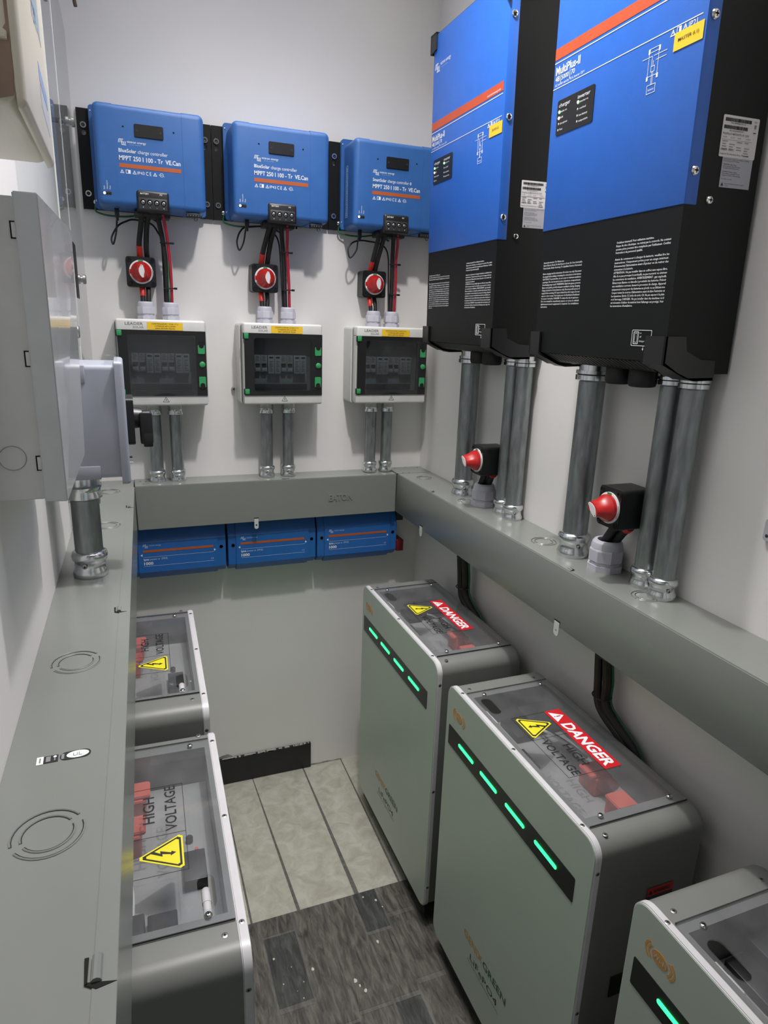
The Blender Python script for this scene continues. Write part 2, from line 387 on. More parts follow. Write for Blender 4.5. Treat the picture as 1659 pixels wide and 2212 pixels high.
for (px, py, r) in [(.5195, -.757, .0045), (.253, -.716, .003), (.3395, -.775, .004), (.43, -.84, .005), (.446, -.872, .004), (.437, -.855, .003), (.56, -.633, .0035), (.57, -.66, .002), (.262, -.79, .0018), (.29, -.752, .0015), (.31, -.80, .0012), (.53, -.612, .0025), (.29, -.818, .001), (.3, -.84, .0015)]:
    pts = [(px + r * random.uniform(.6, 1.2) * math.cos(a * PI / 4), py + r * 1.3 * random.uniform(.6, 1.2) * math.sin(a * PI / 4)) for a in range(8)]
    mb.prism(pts, -.001, .0006, PAINTSPOT, 'z')
struct('floor', mb)
mb = MB(); mb.box((.03, -.010, .0), (.5375, .0, .1005), SKIRT, .001)
for k in range(60):
    x = random.uniform(.22, .537); mb.box((x, -.0104, .0985), (x + random.uniform(.002, .012), -.003, .1005 + random.uniform(.0003, .0015)), PLASTER)
mb.prism([(.20, .1005), (.262, .1005), (.256, .108), (.243, .114), (.224, .112), (.212, .106)], -.0015, .001, PLASTER, 'y')
mb.prism([(.5375, .0), (.66, .0), (.65, .004), (.62, .003), (.6, .006), (.57, .004), (.5375, .007)], -.002, .001, PLASTER, 'y')
struct('baseboard_back', mb)

# ceiling downlight itself
t = thing('ceiling_downlight', 'round white downlight in the ceiling above the middle of the closet', 'light', (LAMP.x, LAMP.y, ZC))
mb = MB(); mb.lathe([(.075, -.0), (.075, -.012), (.06, -.02), (.05, -.008), (.05, 0)], (0, 0, 0), BOXW); mb.build('ring', t)
mb = MB(); mb.lathe([(.012, -.0), (.014, -.03), (.012, -.04), (.001, -.042)], (0, 0, 0), LABEL); mb.build('lamp_holder', t)

t = thing('ceiling_fill_panel', 'thin white framed panel, added unseen on the ceiling around the fill light', 'light', (.40, -.80, ZC))  # invented housing for the added ceiling fill
mb = MB(); mb.prism(rrect(-.42, -.67, .42, .67, .01), -.012, 0, BOXW, 'z', [rrect(-.402, -.652, .402, .652, .005)]); mb.build('frame', t)
mb = MB(); mb.box((-.402, -.652, -.010), (.402, .652, -.006), LABEL); mb.build('fill_backing', t)

# ------------------------------------------------------------------ wireways (grey steel trunking)
ZT, ZB = 1.0995, 0.974
def knockout(mb, cx, cy, z, r, ax=0.0):
    for rr, gaps in ((r, 2), (r * .72, 2)):
        for g in range(gaps):
            a0 = ax + g * PI + .16; a1 = ax + (g + 1) * PI - .16
            mb.tube([(cx + rr * math.cos(a0 + (a1 - a0) * k / 14), cy + rr * math.sin(a0 + (a1 - a0) * k / 14), z) for k in range(15)], .00050, DGREY, 6, 1)
            q = rr + .0014
            mb.tube([(cx + q * math.cos(a0 + (a1 - a0) * k / 14), cy + q * math.sin(a0 + (a1 - a0) * k / 14), z - .0001) for k in range(15)], .0010, TRUNK, 6, 1)
def hinge_slot(mb, cx, cy, z, d, s=1.0, flip=1):
    """small pressed hinge with a dark slot on the top face; d = unit direction along the run"""
    dx, dy = d; nx, ny = -dy, dx
    def W(u, v): return (cx + dx * u + nx * v, cy + dy * u + ny * v)
    mb.prism([W(-.009 * s, .004 * s * flip), W(.009 * s, .004 * s * flip), W(.009 * s, .0065 * s * flip), W(-.009 * s, .0055 * s * flip)], z, z + .0006, VOID, 'z')
    mb.prism([W(-.011 * s, -.012 * s * flip), W(-.0075 * s, .004 * s * flip), W(-.009 * s, .005 * s * flip), W(-.013 * s, -.001 * s * flip)], z, z + .0006, VOID, 'z')
    p0 = W(-.0085 * s, -.001 * flip); p1 = W(.0085 * s, -.001 * flip)
    mb.tube([(p0[0], p0[1], z + .0002), (p1[0], p1[1], z + .0002)], .0032 * s, TRUNK, 10, 1)
def tab(mb, c, axis, w=.0125, h=.031):
    cx, cy, z = c
    pts = rrect(-w / 2, z - h, w / 2, z + .001, w / 2 - .0005, 6, (1, 0, 0, 1))
    hole = circ(0, z - h * .62, .0028, 12)
    if axis == 'y':
        mb.prism([(p[0] + cx, p[1]) for p in pts], cy - .0012, cy, TABM, 'y', [[(p[0] + cx, p[1]) for p in hole]])
        mb.box((cx - w / 2 - .001, cy - .0006, z), (cx + w / 2 + .001, cy + .0015, z + .004), VOID)
    else:
        mb.prism([(p[0] + cy, p[1]) for p in pts], cx - .0012, cx, TABM, 'x', [[(p[0] + cy, p[1]) for p in hole]])
        mb.box((cx - .0006, cy - w / 2 - .001, z), (cx + .0015, cy + w / 2 + .001, z + .004), VOID)
# back run
t = thing('wireway', 'grey steel wireway run along the back wall between the two corners', 'wireway', (.0, 0, ZB), group='grey steel wireways around the room')
mb = MB()
mb.prism([(.0060, ZB + .0), (.7955, ZB), (.7955, ZT - .0012), (.0060, ZT + .0012)], -.0905, -.0, TRUNK, 'y', bev=.0008)
mb.build('body', t, True)
mb = MB()
mb.prism([(.0076, ZB - .0018), (.7955, ZB - .0005), (.7960, ZT - .0030), (.0048, ZT - .0004)], -.0933, -.0905, TRUNK, 'y', bev=.0009)
mb.text('EATON', .5705, 1.0235, .0195, TRUNK, y=-.0936, wd=.0775, bold=.045, ex=.0012)
mb.build('cover', t, True)
for x in (.3384, .6745):
    mb = MB(); knockout(mb, x, -.040, ZT + .0006 - .0024 * (x / .8), .021); mb.build('knockout', t, True)
mb = MB()
for x in (.0185, .026, .034): mb.box((x, -.05 + .02 * math.sin(x * 400), ZT + .0005), (x + .006, -.0485 + .02 * math.sin(x * 400), ZT + .0016), VOID)
mb.box((.426, -.086, ZT - .0005), (.448, -.083, ZT + .0006), VOID)
mb.build('pressed_slot', t, True)
mb = MB(); tab(mb, (.3430, -.0934, .9815), 'y'); mb.build('latch_tab', t, True)
# right run
t = thing('wireway', 'grey steel wireway run along the right wall under the inverters', 'wireway', (.859, -1.2, ZB), group='grey steel wireways around the room')
mb = MB(); mb.prism([(.8016, -2.35), (XR, -2.35), (XR, 0), (.8016, 0)], ZB, ZT, TRUNK, 'z', bev=.0008); mb.build('body', t, True)
mb = MB(); mb.box((.7993, -2.35, ZB - .002), (.8016, -.0945, ZT - .0012), TRUNK, .0009)
mb.box((.8008, -.0928, ZB - .002), (.8020, -.003, ZT - .002), TRUNK)
mb.build('cover', t, True)
for (x, y, r) in ((.861, -.166, .022), (.8605, -.8253, .027), (.858, -1.1517, .024), (.856, -.455, .020)):
    mb = MB(); knockout(mb, x, y, ZT + .0003, r, .3); mb.build('knockout', t, True)
for y in (-.336, -.995):
    mb = MB(); hinge_slot(mb, .8105, y, ZT + .0002, (0, 1), .75, -1); mb.build('hinge', t, True)
for y in (-.295, -.985):
    mb = MB(); tab(mb, (.7992, y, .981), 'x', .017, .03); mb.build('latch_tab', t, True)
mb = MB()
for (x, y) in ((.82, -.012), (.862, -.006), (.82, -.085), (.84, -.088), (.90, -.02)): mb.box((x, y, ZT), (x + .004, y + .0014, ZT + .0006), VOID)
mb.box((.797, -.0946, ZT - .003), (.9184, -.0934, ZT + .0003), VOID)
mb.build('corner_seam', t, True)
# left run
def lix(y): return .0070 + .0256 * y
t = thing('wireway', 'grey steel wireway run along the left wall nearest the camera', 'wireway', (-.06, -1.2, ZB), group='grey steel wireways around the room')
YL = -2.35
mb = MB(); mb.prism([(lwx(YL), YL), (lix(YL) - .0022, YL), (lix(0) - .0022, -.0), (lwx(0), 0)], ZB, ZT, TRUNK, 'z', bev=.0008); mb.build('body', t, True)
mb = MB()
mb.prism([(lix(YL) - .0022, YL), (lix(YL), YL), (lix(-.0945), -.0945), (lix(-.0945) - .0022, -.0945)], ZB - .002, ZT + .0004, TRUNK, 'z')
mb.prism([(lix(YL) - .0168, YL), (lix(YL), YL), (lix(-.0945), -.0945), (lix(-.0945) - .0175, -.0945)], ZT, ZT + .0010, TRUNK, 'z', bev=.0004)
mb.build('cover', t, True)
for (x, y, r) in ((-.0890, -1.1084, .0300), (-.0945, -1.4431, .0300), (-.060, -.1304, .026), (-.0590, -.454, .026)):
    mb = MB(); knockout(mb, x, y, ZT + .0003, r, .45); mb.build('knockout', t, True)
for (x, y) in ((-.0125, -.3025), (-.0350, -.9447), (-.0492, -1.6010)):
    mb = MB(); hinge_slot(mb, x, y, ZT + .0008, (.0256, 1), 1.25 if y < -1.5 else 1.05, 1); mb.build('hinge', t, True)
mb = MB()   # maker's sticker on the left run
Mst = Matrix.Translation((-.0885, -1.3270, ZT + .0001)) @ Matrix.Rotation(math.radians(1), 4, 'Z') @ Matrix.Rotation(math.radians(-90), 4, 'X')
mb.quad(-.027, -.0068, -.0205, .0068, WPRINT, M=Mst); mb.quad(-.0245, -.004, -.023, .004, GPRINT, -.0007, M=Mst)
mb.quad(-.0200, -.0062, -.0062, .0062, KPRINT, M=Mst); mb.quad(-.018, -.0045, -.0135, .0045, GPRINT, -.0008, M=Mst); mb.flat(circ(-.0093, .003, .0017), WPRINT, -.0008, M=Mst); mb.quad(-.0100, -.004, -.0086, .001, GPRINT, -.0008, M=Mst)
mb.flat(rrect(-.0045, -.0068, .0262, .0078, .0068), KPRINT, M=Mst); mb.quad(-.003, -.0045, -.0002, .0045, GPRINT, -.0008, M=Mst)
mb.flat(circ(.0132, .0003, .0112, 24, .0062), WPRINT, -.0008, M=Mst); mb.text('UL', .0085, -.0028, .0055, GPRINT, -.0012, M=Mst, wd=.009)
mb.build('maker_sticker', t, True)

# ------------------------------------------------------------------ mounting plates + solar charge controllers
def mount_plate(x0, x1, rings, label):
    t = thing('mounting_plate', label, 'mounting plate', ((x0 + x1) / 2, 0, 1.822), group='black mounting plates behind the charge controllers')
    holes = []
    for rx in rings: holes.append(circ(rx, 1.9995, .0055, 16, .0062))
    mb = MB(); mb.prism([(x0, 1.822), (x1, 1.822), (x1, 2.0545), (x0, 2.0545)], -.011, -.009, BLKM, 'y', holes)
    for xx in (x0, x1): mb.box((min(xx, xx + (.0015 if xx == x0 else -.0015)), -.009, 1.822), (max(xx, xx + (.0015 if xx == x0 else -.0015)), 0, 2.0545), BLKM)
    mb.build('plate', t, True)
    for rx in rings:
        for z in (2.0165, 1.8590):
            mb = MB(); mb.lathe([(.0046, 0), (.0046, -.003), (.0072, -.003), (.0076, -.0015), (.0076, 0)], (rx, -.011, z), FIT, 'y', 20)
            mb.lathe([(.0044, -.0005), (.0044, -.0032), (.003, -.0034), (.0001, -.002)], (rx, -.011, z), BLK, 'y', 12)
            mb.build('rivet', t, True)
    return t
mount_plate(-.0690, .2572, (-.0545, .2418), 'leftmost black mounting plate behind the first blue charge controller')
mount_plate(.2588, .5826, (.2712,), 'middle black mounting plate behind the second blue charge controller')
mount_plate(.5850, .9120, (.6002,), 'right black mounting plate behind the charge controller near the corner')

def controller(dx, series, label, side_label=False, dz=0.0):
    t = thing('charge_controller', label, 'solar charge controller', (-.0405 + dx, -.011, 1.822 + dz), group='blue solar charge controllers in a row')
    D = -.107   # front plane in local y (world -.118)
    mb = MB()
    mb.prism(rrect(0, .001, .2765, .2395, .008), -.014, -.001, BLUE, 'y', bev=.001)
    screw(mb, (.0045, -.014, .225), .0022); screw(mb, (.0045, -.014, .02), .0022); screw(mb, (.272, -.014, .22), .0022)
    mb.build('mounting_flange', t)
    mb = MB()
    side = lambda sx: (lambda c, d: (abs(c.y - D) < .004 and abs(d.y) < 1e-6 and (abs(d.z) < 1e-6 or abs(c.x - sx) < .002)) or (abs(d.y) > 1e-4 and abs(c.x - sx) < .002))
    mb.box((.0095, D - .0008, -.0010), (.0545, -.012, .2270), BLUE, .0145, 6, lambda c, d: (abs(c.y - (D - .0008)) < .001 and not (abs(c.x - .0545) < .001)) or (abs(d.y) > 1e-4 and abs(c.x - .0095) < .001))
    mb.box((.2145, D - .0008, -.0010), (.2680, -.012, .2270), BLUE, .0145, 6, lambda c, d: (abs(c.y - (D - .0008)) < .001 and not (abs(c.x - .2145) < .001)) or (abs(d.y) > 1e-4 and abs(c.x - .2680) < .001))
    mb.box((.0540, D, .0002), (.2150, -.012, .2258), BLUE, .0135, 6, lambda c, d: abs(c.y - D) < .001 and abs(d.x) > 1e-4)
    for hx in (.0772, .1945): mb.lathe([(.0022, 0), (.0022, -.0002), (.0001, -.0002)], (hx, D - .0001, .1775), VOID, 'y', 12)
    mb.build('casing', t)
    mb = MB(); mb.prism(rrect(.1025, .1575, .1700, .1865, .003), D - .0028, D + .001, BLK, 'y', bev=.0008)
    dc = mb.build('display_cover', t)
    for hx in (.1088, .1637):
        mb = MB(); mb.lathe([(.0028, 0), (.0028, -.0006), (.0018, -.0006), (.0016, -.0001), (.0001, -.0001)], (hx, D - .0028, .1722), DGREY, 'y', 12)
        mb.build('cover_screw', dc)
    y = D - .0004
    mb = MB()
    brandmark(mb, .0640, .1420, .0205, WPRINT, y)
    mb.text('victron energy', .0840, .1430, .0052, WPRINT, y, wd=.0440, bold=.01); mb.text('B L U E   P O W E R', .0905, .1386, .0016, WPRINT2, y, wd=.0255)
    mb.build('maker_logo', t)
    a, b = series; mb = MB()
    mb.text(a, .0640, .1213, .0080, WPRINT, y, wd=.0405, bold=.022); mb.text(b, .1080, .1213, .0080, WPRINT, y, wd=.0695 if not side_label else .0645)
    if side_label: mb.text('0', .1755, .1213, .0072, WPRINT, y, bold=.03)
    mb.text('MPPT 250 I 100 - Tr  VE.Can', .0640, .1040, .0100, WPRINT, y, wd=.1435, bold=.026)
    mb.build('title_lettering', t); mb = MB()
    # small symbols row
    zz = .0745
    warn_tri(mb, .0690, zz, .0085, WPRINT, y)
    mb.flat([(.0775, zz), (.0885, zz), (.0885, zz + .0085), (.0775, zz + .0085)], WPRINT, y, [[(.0785, zz + .001), (.0828, zz + .001), (.0828, zz + .0075), (.0785, zz + .0075)]])
    warn_tri(mb, .0975, zz, .0085, WPRINT, y)
    mb.text('IP43', .1042, zz + .0005, .0068, WPRINT, y, wd=.0165); mb.text('C E', .1240, zz, .0082, WPRINT, y, wd=.0125, bold=.01)
    warn_tri(mb, .1455, zz, .0085, WPRINT, y)
    mb.flat(circ(.1610, zz + .004, .0046), WPRINT, y, [circ(.1610, zz + .004, .0038)]); mb.text('EAC', .1583, zz + .0025, .003, WPRINT, y, wd=.0055)
    mb.quad(.1545, zz + .0035, .1566, zz + .0042, WPRINT, y); mb.quad(.1655, zz + .0008, .168, zz + .0015, WPRINT, y)
    mb.build('symbol_row', t); mb = MB()
    for s_, xx in (('Bulk', .0268), ('Absorption', .0335), ('Float', .0400)):
        mb.text(s_, 0, 0, .0030, WPRINT, 0, M=Matrix.Translation((xx, D - .0012, .0350)) @ Matrix.Rotation(-PI / 2, 4, 'Y'))
    mb.build('indicator_lettering', t)
    mb = MB(); mb.quad(.0635, .0875, .2085, .0965, ORANGE, y); o = mb.build('orange_stripe', t)
    mb = MB(); mb.prism(rrect(.0205, .0220, .0420, .0300, .003), D - .0012, D, DGREY, 'y'); ist = mb.build('indicator_strip', t)
    mb = MB(); mb.lathe([(.0030, 0), (.0027, -.001), (.0001, -.0014)], (.0252, D - .0012, .0260), LED_B, 'y', 14); o = mb.build('status_light', ist); o['label'] = 'glowing blue bulk charging light'
    for xx in (.0318, .0378):
        mb = MB(); mb.lathe([(.0026, 0), (.0023, -.001), (.0001, -.0012)], (xx, D - .0012, .0260), BLK, 'y', 12); mb.build('status_light', ist)
    # terminal block hood
    mb = MB(); mb.box((.0985, D - .006, -.0095), (.1757, -.05, .0400), BLK, .006, 3, lambda c, d: abs(c.y - (D - .006)) < .002 or (abs(d.y) > 1e-4 and c.z > .03))
    mb.box((.0920, D + .03, -.0170), (.1790, -.03, -.001), BLK, .003)
    mb.box((.1035, D - .0064, -.004), (.1708, D - .005, .0225), DGREY, .001)
    tb = mb.build('terminal_block', t)
    for k, xx in enumerate((.1130, .1290, .1455, .1620)):
        mb = MB(); mb.lathe([(.0066, 0), (.0066, -.0004), (.0058, -.0006), (.0056, .0), (.0001, .0)], (xx, D - .0066, .0125), VOID, 'y', 18)
        screw(mb, (xx, D - .0062, .0118), .0042, 'y', STEEL, -1, .0012)
        mb.build('terminal', tb)
    mb = MB(); mb.text('BATTERY', .1075, .0300, .0036, WPRINT, D - .0066, wd=.0200, bold=.02); mb.text('PV', .1535, .0300, .0036, WPRINT, D - .0066, wd=.0062, bold=.02)
    for s_, xx in (('+', .1130), ('-', .1290), ('-', .1455), ('+', .1620)): mb.text(s_, xx, -.0010, .0034, WPRINT, D - .0070, anchor='c', bold=.04)
    mb.build('terminal_lettering', tb)
    mb = MB(); mb.box((.2170, D + .006, -.0125), (.2520, D + .022, -.002), BLK, .001)
    for k in range(5): mb.lathe([(.0014, 0), (.0014, -.0005), (.0001, -.0005)], (.2205 + k * .0068, D + .006, -.0075), STEEL, 'y', 8)
    mb.tube([(.2375, D + .010, -.0120), (.2372, D + .010, -.0175), (.2405, D + .010, -.0195), (.2440, D + .010, -.0170), (.2440, D + .010, -.0120)], .0009, BLK, 8)
    mb.build('relay_connector', t)
    if side_label:
        mb = MB(); Ms = Matrix.Translation((.0095 - .0003, -.035, .03)) @ Matrix.Rotation(-PI / 2, 4, 'Z')
        mb.flat([(0, 0), (.014, 0), (.014, .135), (0, .135)], WPRINT2, 0, [[(.0008, .0008), (.0132, .0008), (.0132, .1342), (.0008, .1342)]], M=Ms)
        for k in range(26): mb.quad(.004 + (k % 3) * .001, .006 + k * .0048, .0105 - (k % 4) * .001, .0066 + k * .0048 + .001, WPRINT2, 0, M=Ms)
        mb.build('side_label', t)
    return t
controller(0, ('BlueSolar', 'charge controller'), 'blue charge controller, leftmost of three, printed BlueSolar')
controller(.3285, ('BlueSolar', 'charge controller'), 'middle blue charge controller printed BlueSolar, between the two others')
controller(.6575, ('SmartSolar', 'charge controller'), 'blue charge controller nearest the corner, printed SmartSolar', True)

# ------------------------------------------------------------------ battery switches
def battery_switch(loc, rot, label, w_=.074, h_=.0755, d=.052, knob=(0, 0), turn=0):
    t = thing('battery_switch', label, 'battery switch', loc, rot, 'red and black battery disconnect switches')
    hw, hh = w_ / 2, h_ / 2
    mb = MB(); mb.prism(rrect(-hw, -hh, hw, hh, .007, 4), -d, 0, BLK, 'y', bev=.0018); mb.build('housing', t)
    for sx in (-1, 1):
        for sz in (-1, 1):
            mb = MB(); mb.lathe([(.0052, -.0001), (.0052, -.0012), (.0044, -.0012), (.0040, .0), (.0001, .0)], (sx * (hw - .0085), -d - .0002, sz * (hh - .0085)), VOID, 'y', 14)
            mb.build('corner_bolt', t)
    mb = MB(); mb.lathe([(.0300, 0), (.0300, -.0022), (.0255, -.0030), (.0001, -.0030)], (0, -d, 0), WPRINT, 'y', 40)
    for a0, a1, mm in ((78, 102, GREEN), (168, 192, REDT), (205, 240, GPRINT), (-30, 20, GPRINT)):
        pts = [(.0297 * math.cos(math.radians(a)), .0297 * math.sin(math.radians(a))) for a in (a0, (a0 + a1) / 2, a1)] + [((.0262 if mm is not GPRINT else .0285) * math.cos(math.radians(a)), (.0262 if mm is not GPRINT else .0285) * math.sin(math.radians(a))) for a in (a1, (a0 + a1) / 2, a0)]
        mb.flat(pts, mm, -d - .0031)
    mb.build('dial_ring', t)
    mb = MB(); b = bmesh.new(); n = 48; rings = []
    for (r, h, tw) in ((.0262, 0.0, 0), (.0258, -.006, .0), (.0235, -.010, .35), (.0195, -.020, .75), (.0172, -.030, 1), (.0160, -.034, 1), (.0001, -.0345, 1)):
        rg = []
        for k in range(n):
            a = 2 * PI * k / n; rr = r * (1 - tw * .42 * (math.sin(a - .25 + turn) ** 2))
            rg.append(b.verts.new((rr * math.cos(a + PI / 2), -d - .003 + h, rr * math.sin(a + PI / 2))))
        rings.append(rg)
    for i in range(len(rings) - 1):
        for k in range(n): b.faces.new((rings[i][k], rings[i][(k + 1) % n], rings[i + 1][(k + 1) % n], rings[i + 1][k]))
    b.faces.new(rings[-1]); bmesh.ops.recalc_face_normals(b, faces=b.faces); mb.absorb(b, RED); kb = mb.build('knob', t)
    mb = MB(); M = Matrix.Translation((0, -d - .003 - .0348, 0)) @ Matrix.Rotation(turn, 4, 'Y')
    pts = [(-.001, .0165), (.0035, .0150), (.0065, .0065), (.0072, -.001), (.0052, -.008), (.0045, -.0155), (.0005, -.0155), (-.0045, -.009), (-.0070, -.001), (-.0066, .006)]
    mb.prism(pts, -.0006, .0004, LABEL, 'y', M=M); mb.prism([(-.0012, .0128), (.0012, .0128), (0, .0148)], -.0009, -.0005, KPRINT, 'y', M=M); mb.build('pointer_label', kb)
    return t
battery_switch((.0598, 0, 1.6733), (0, 0, 0), 'battery switch below the leftmost charge controller, red knob facing the room')
battery_switch((.3895, 0, 1.6750), (0, 0, 0), 'battery switch below the middle charge controller, red knob facing the room')
battery_switch((.7180, 0, 1.6755), (0, 0, 0), 'battery switch below the charge controller nearest the corner')
battery_switch((.905, -1.0530, 1.2420), (0, 0, -PI / 2), 'battery switch on the right wall under the nearer inverter, knob pointing left', .064, .0765, .07, turn=2.4)
battery_switch((.905, -.5395, 1.2310), (0, 0, -PI / 2), 'battery switch on the right wall under the farther inverter, knob pointing left', .062, .0745, .07, turn=2.4)

# ------------------------------------------------------------------ cable glands
def gland(c, r, label, h=.042, group='grey cable glands on the combiner boxes'):
    t = thing('cable_gland', label, 'cable gland', c, group=group)
    mb = MB(); mb.lathe([(r * 1.03, 0), (r * 1.03, h * .20)], (0, 0, 0), GLANDW, 'z', 8)
    mb.lathe([(r * .86, h * .20), (r * .86, h * .28)], (0, 0, 0), GLANDW, 'z', 24); mb.build('lock_nut', t, angle=20)
    mb = MB(); mb.lathe([(r * .90, h * .28), (r, h * .33), (r, h * .68), (r * .97, h * .72)], (0, 0, 0), GLANDW, 'z', 8)
    mb.lathe([(r * .90, h * .70), (r * .90, h * .80), (r * .84, h * .93), (r * .74, h), (r * .58, h), (r * .56, h * .9), (.0001, h * .9)], (0, 0, 0), GLANDW, 'z', 28)
    mb.build('dome_nut', t, angle=20)
    mb = MB(); mb.lathe([(r * .57, h * .93), (r * .3, h * .95), (.0001, h * .95)], (0, 0, 0), BLKR, 'z', 20); mb.build('rubber_seal', t)
    return t
GB = ['left gland on top of the leftmost combiner box', 'right gland on top of the leftmost combiner box', 'left gland on top of the middle combiner box',
      'right gland on top of the middle combiner box', 'left gland on top of the combiner box nearest the corner', 'right gland on top of the combiner box nearest the corner']
for x, l in zip((.0660, .1290, .3862, .4525, .7163, .7752), GB):
    gland((x, -.055, 1.5535), .0235, 'pale grey plastic cable ' + l, .045)
gland((.880, -1.0100, ZT), .0345, 'large grey cable gland on the wireway below the nearer right wall switch', .062, 'large cable glands on the right wireway')
gland((.882, -.5060, ZT), .0320, 'large grey cable gland on the wireway below the farther right wall switch', .060, 'large cable glands on the right wireway')

# ------------------------------------------------------------------ combiner boxes
def combiner(x0, lines, label):
    t = thing('combiner_box', label, 'electrical enclosure', (x0, 0, 1.327), group='white and black solar combiner boxes')
    D = -.110; W = .2265; H = .2265
    mb = MB()
    mb.box((-.006, -.075, -.002), (W + .006, 0, H - .001), BOXW, .010, 4, lambda c, d: abs(d.y) > 1e-4)
    mb.box((-.003, -.079, .0005), (W + .003, -.074, H - .003), GPRINT, .009, 3, lambda c, d: abs(d.y) > 1e-4)
    mb.build('back_box', t)
    sel = lambda c, d: abs(d.y) > 1e-4 or abs(c.y - D) < .001
    mb = MB(); mb.box((0, D, .199), (W, -.078, H), BOXW, .006, 3, lambda c, d: (abs(c.y - D) < .001 and c.z > .21) or (abs(d.y) > 1e-4 and c.z > .21))
    mb.box((0, D, 0), (W, -.078, .0265), BOXW, .006, 3, lambda c, d: (abs(c.y - D) < .001 and c.z < .01) or (abs(d.y) > 1e-4 and c.z < .01))
    mb.box((0, D + .004, .026), (.006, -.078, .2), BOXW); mb.box((W - .004, D + .004, .026), (W, -.078, .2), BOXW)
    mb.box((.004, D + .045, .024), (W - .003, D + .047, .2), BLKM)
    mb.build('front_cover', t)
    mb = MB()   # smoked door: frame with window
    win = rrect(.0290, .0395, .1955, .1855, .008)
    mb.prism([(.0022, .0270), (W - .0005, .0270), (W - .0005, .1985), (.0022, .1985)], D - .0025, D + .008, BLK, 'y', [win]); df = mb.build('door', t)
    mb = MB(); mb.prism(rrect(.0285, .0390, .1960, .1860, .008), D - .0032, D - .0012, SMOKE, 'y'); mb.build('door_window', df)
    # devices inside
    for k, xx in enumerate((.0335, .0520, .0705, .0895, .1085, .1270, .1455, .1640)):
        spd = k in (2, 3, 6, 7); mb = MB(); y1 = D + .012
        if spd:
            mb.box((xx, y1, .0870), (xx + .0180, D + .045, .1385), MGREY, .0006); mb.prism(rrect(xx + .003, .1300, xx + .015, .1345, .002), y1 - .0004, y1, VOID, 'y')
            for q in range(7): mb.quad(xx + .004, .094 + q * .0045, xx + .014 - (q % 3) * .002, .0953 + q * .0045, DGREY, y1 - .0003)
        else:
            mb.box((xx, y1 + .010, .0900), (xx + .0178, D + .045, .1385), MGREY, .0006); mb.box((xx + .002, y1 + .004, .0930), (xx + .0155, y1 + .014, .1030), MGREY, .0006)
            mb.box((xx + .002, y1 + .0090, .1090), (xx + .0155, y1 + .0105, .1150), VOID); mb.box((xx + .003, y1 + .006, .1060), (xx + .0145, y1 + .012, .1105), DGREY)
            for q in range(4): mb.quad(xx + .004, .122 + q * .004, xx + .014 - (q % 2) * .003, .1232 + q * .004, DGREY, y1 + .0097)
        mb.build('surge_protector' if spd else 'breaker', t)
    mb = MB(); mb.box((.0300, D + .030, .0560), (.1880, D + .032, .0880), MGREY, .0004); mb.box((.0300, D + .026, .0395), (.1880, D + .034, .0565), DGREY, .0004); mb.build('inner_panel', t)
    for z0, z1, up in ((.1395, .1640, 0), (.0480, .0790, 1)):
        mb = MB(); pts = rrect(.2040, z0 if not up else z0 + .002, .2225, z1, .003)
        mb.prism(pts, D - .0050, D - .002, GREEN, 'y', bev=.0006)
        cz = z1 - .001 if not up else z0 + .007
        mb.flat(rrect(.2068, cz - .008, .2200, cz + (.009 if not up else .007), .0065, 5, (0, 1, 1, 0) if up else (1, 0, 0, 1)), VOID, D - .0054)
        mb.build('latch', df)
    mb = MB(); mb.lathe([(.0078, 0), (.0078, -.003), (.006, -.0042), (.0001, -.0045)], (.2145, D - .0022, .1115), GREEN, 'y', 24); mb.build('door_button', df)
    for z in (.1835, .0305):
        mb = MB(); mb.box((.0010, D - .0055, z), (.0135, D - .001, z + .0145), GREEN, .0012); mb.box((-.0018, D - .004, z - .001), (.0015, D + .004, z + .015), BLK, .0005); mb.build('hinge', df)
    y = D - .0004
    mb = MB(); mb.text('LEADER', .0232, .2115, .0068, GPRINT, y, wd=.0445, bold=.02); mb.text('SOLAR', .0425, .2035, .0052, GPRINT, y, wd=.0260)
    mb.build('brand_lettering', t); mb = MB()
    mb.flat([(.1063, .0100), (.1237, .0100), (.1150, .0245)], KPRINT, y, [[(.1078, .0108), (.1222, .0108), (.1150, .0229)]])
    mb.flat([(.1158, .0200), (.1134, .0152), (.1149, .0152), (.1142, .0120), (.1166, .0166), (.1151, .0166)], KPRINT, y)
    mb.build('hazard_symbol', t)
    mb = MB(); mb.quad(.0775, .2000, .1680, .2195, YEL, y - .0002)
    for k, l in enumerate(lines): mb.text(l, .1225, .2140 - k * .0058, .0033, KPRINT, y - .0006, anchor='c', maxw=.086, wd=(.066, .052, .050)[k])
    o = mb.build('yellow_sticker', t)
    return t
combiner(-.0135, ('CONTROLADOR 1 CON 1 Y 2', '2 STRINGS 4PV LONGI', '640W ESTE EN TECHO'), 'leftmost combiner box, dark window door, yellow sticker reading CONTROLADOR 1')
combiner(.3145, ('CONTROLADOR 2 CON 3 Y 4', '2 STRINGS 4PV LONGI', '640W CENTRO EN TECHO'), 'middle combiner box, dark window door, yellow sticker reading CONTROLADOR 2')
combiner(.6470, ('CONTROLADOR 3 CON 5 Y 6', '2 STRINGS 4PV LONGI', '640W OESTE EN TECHO'), 'combiner box nearest the corner, yellow sticker reading CONTROLADOR 3')
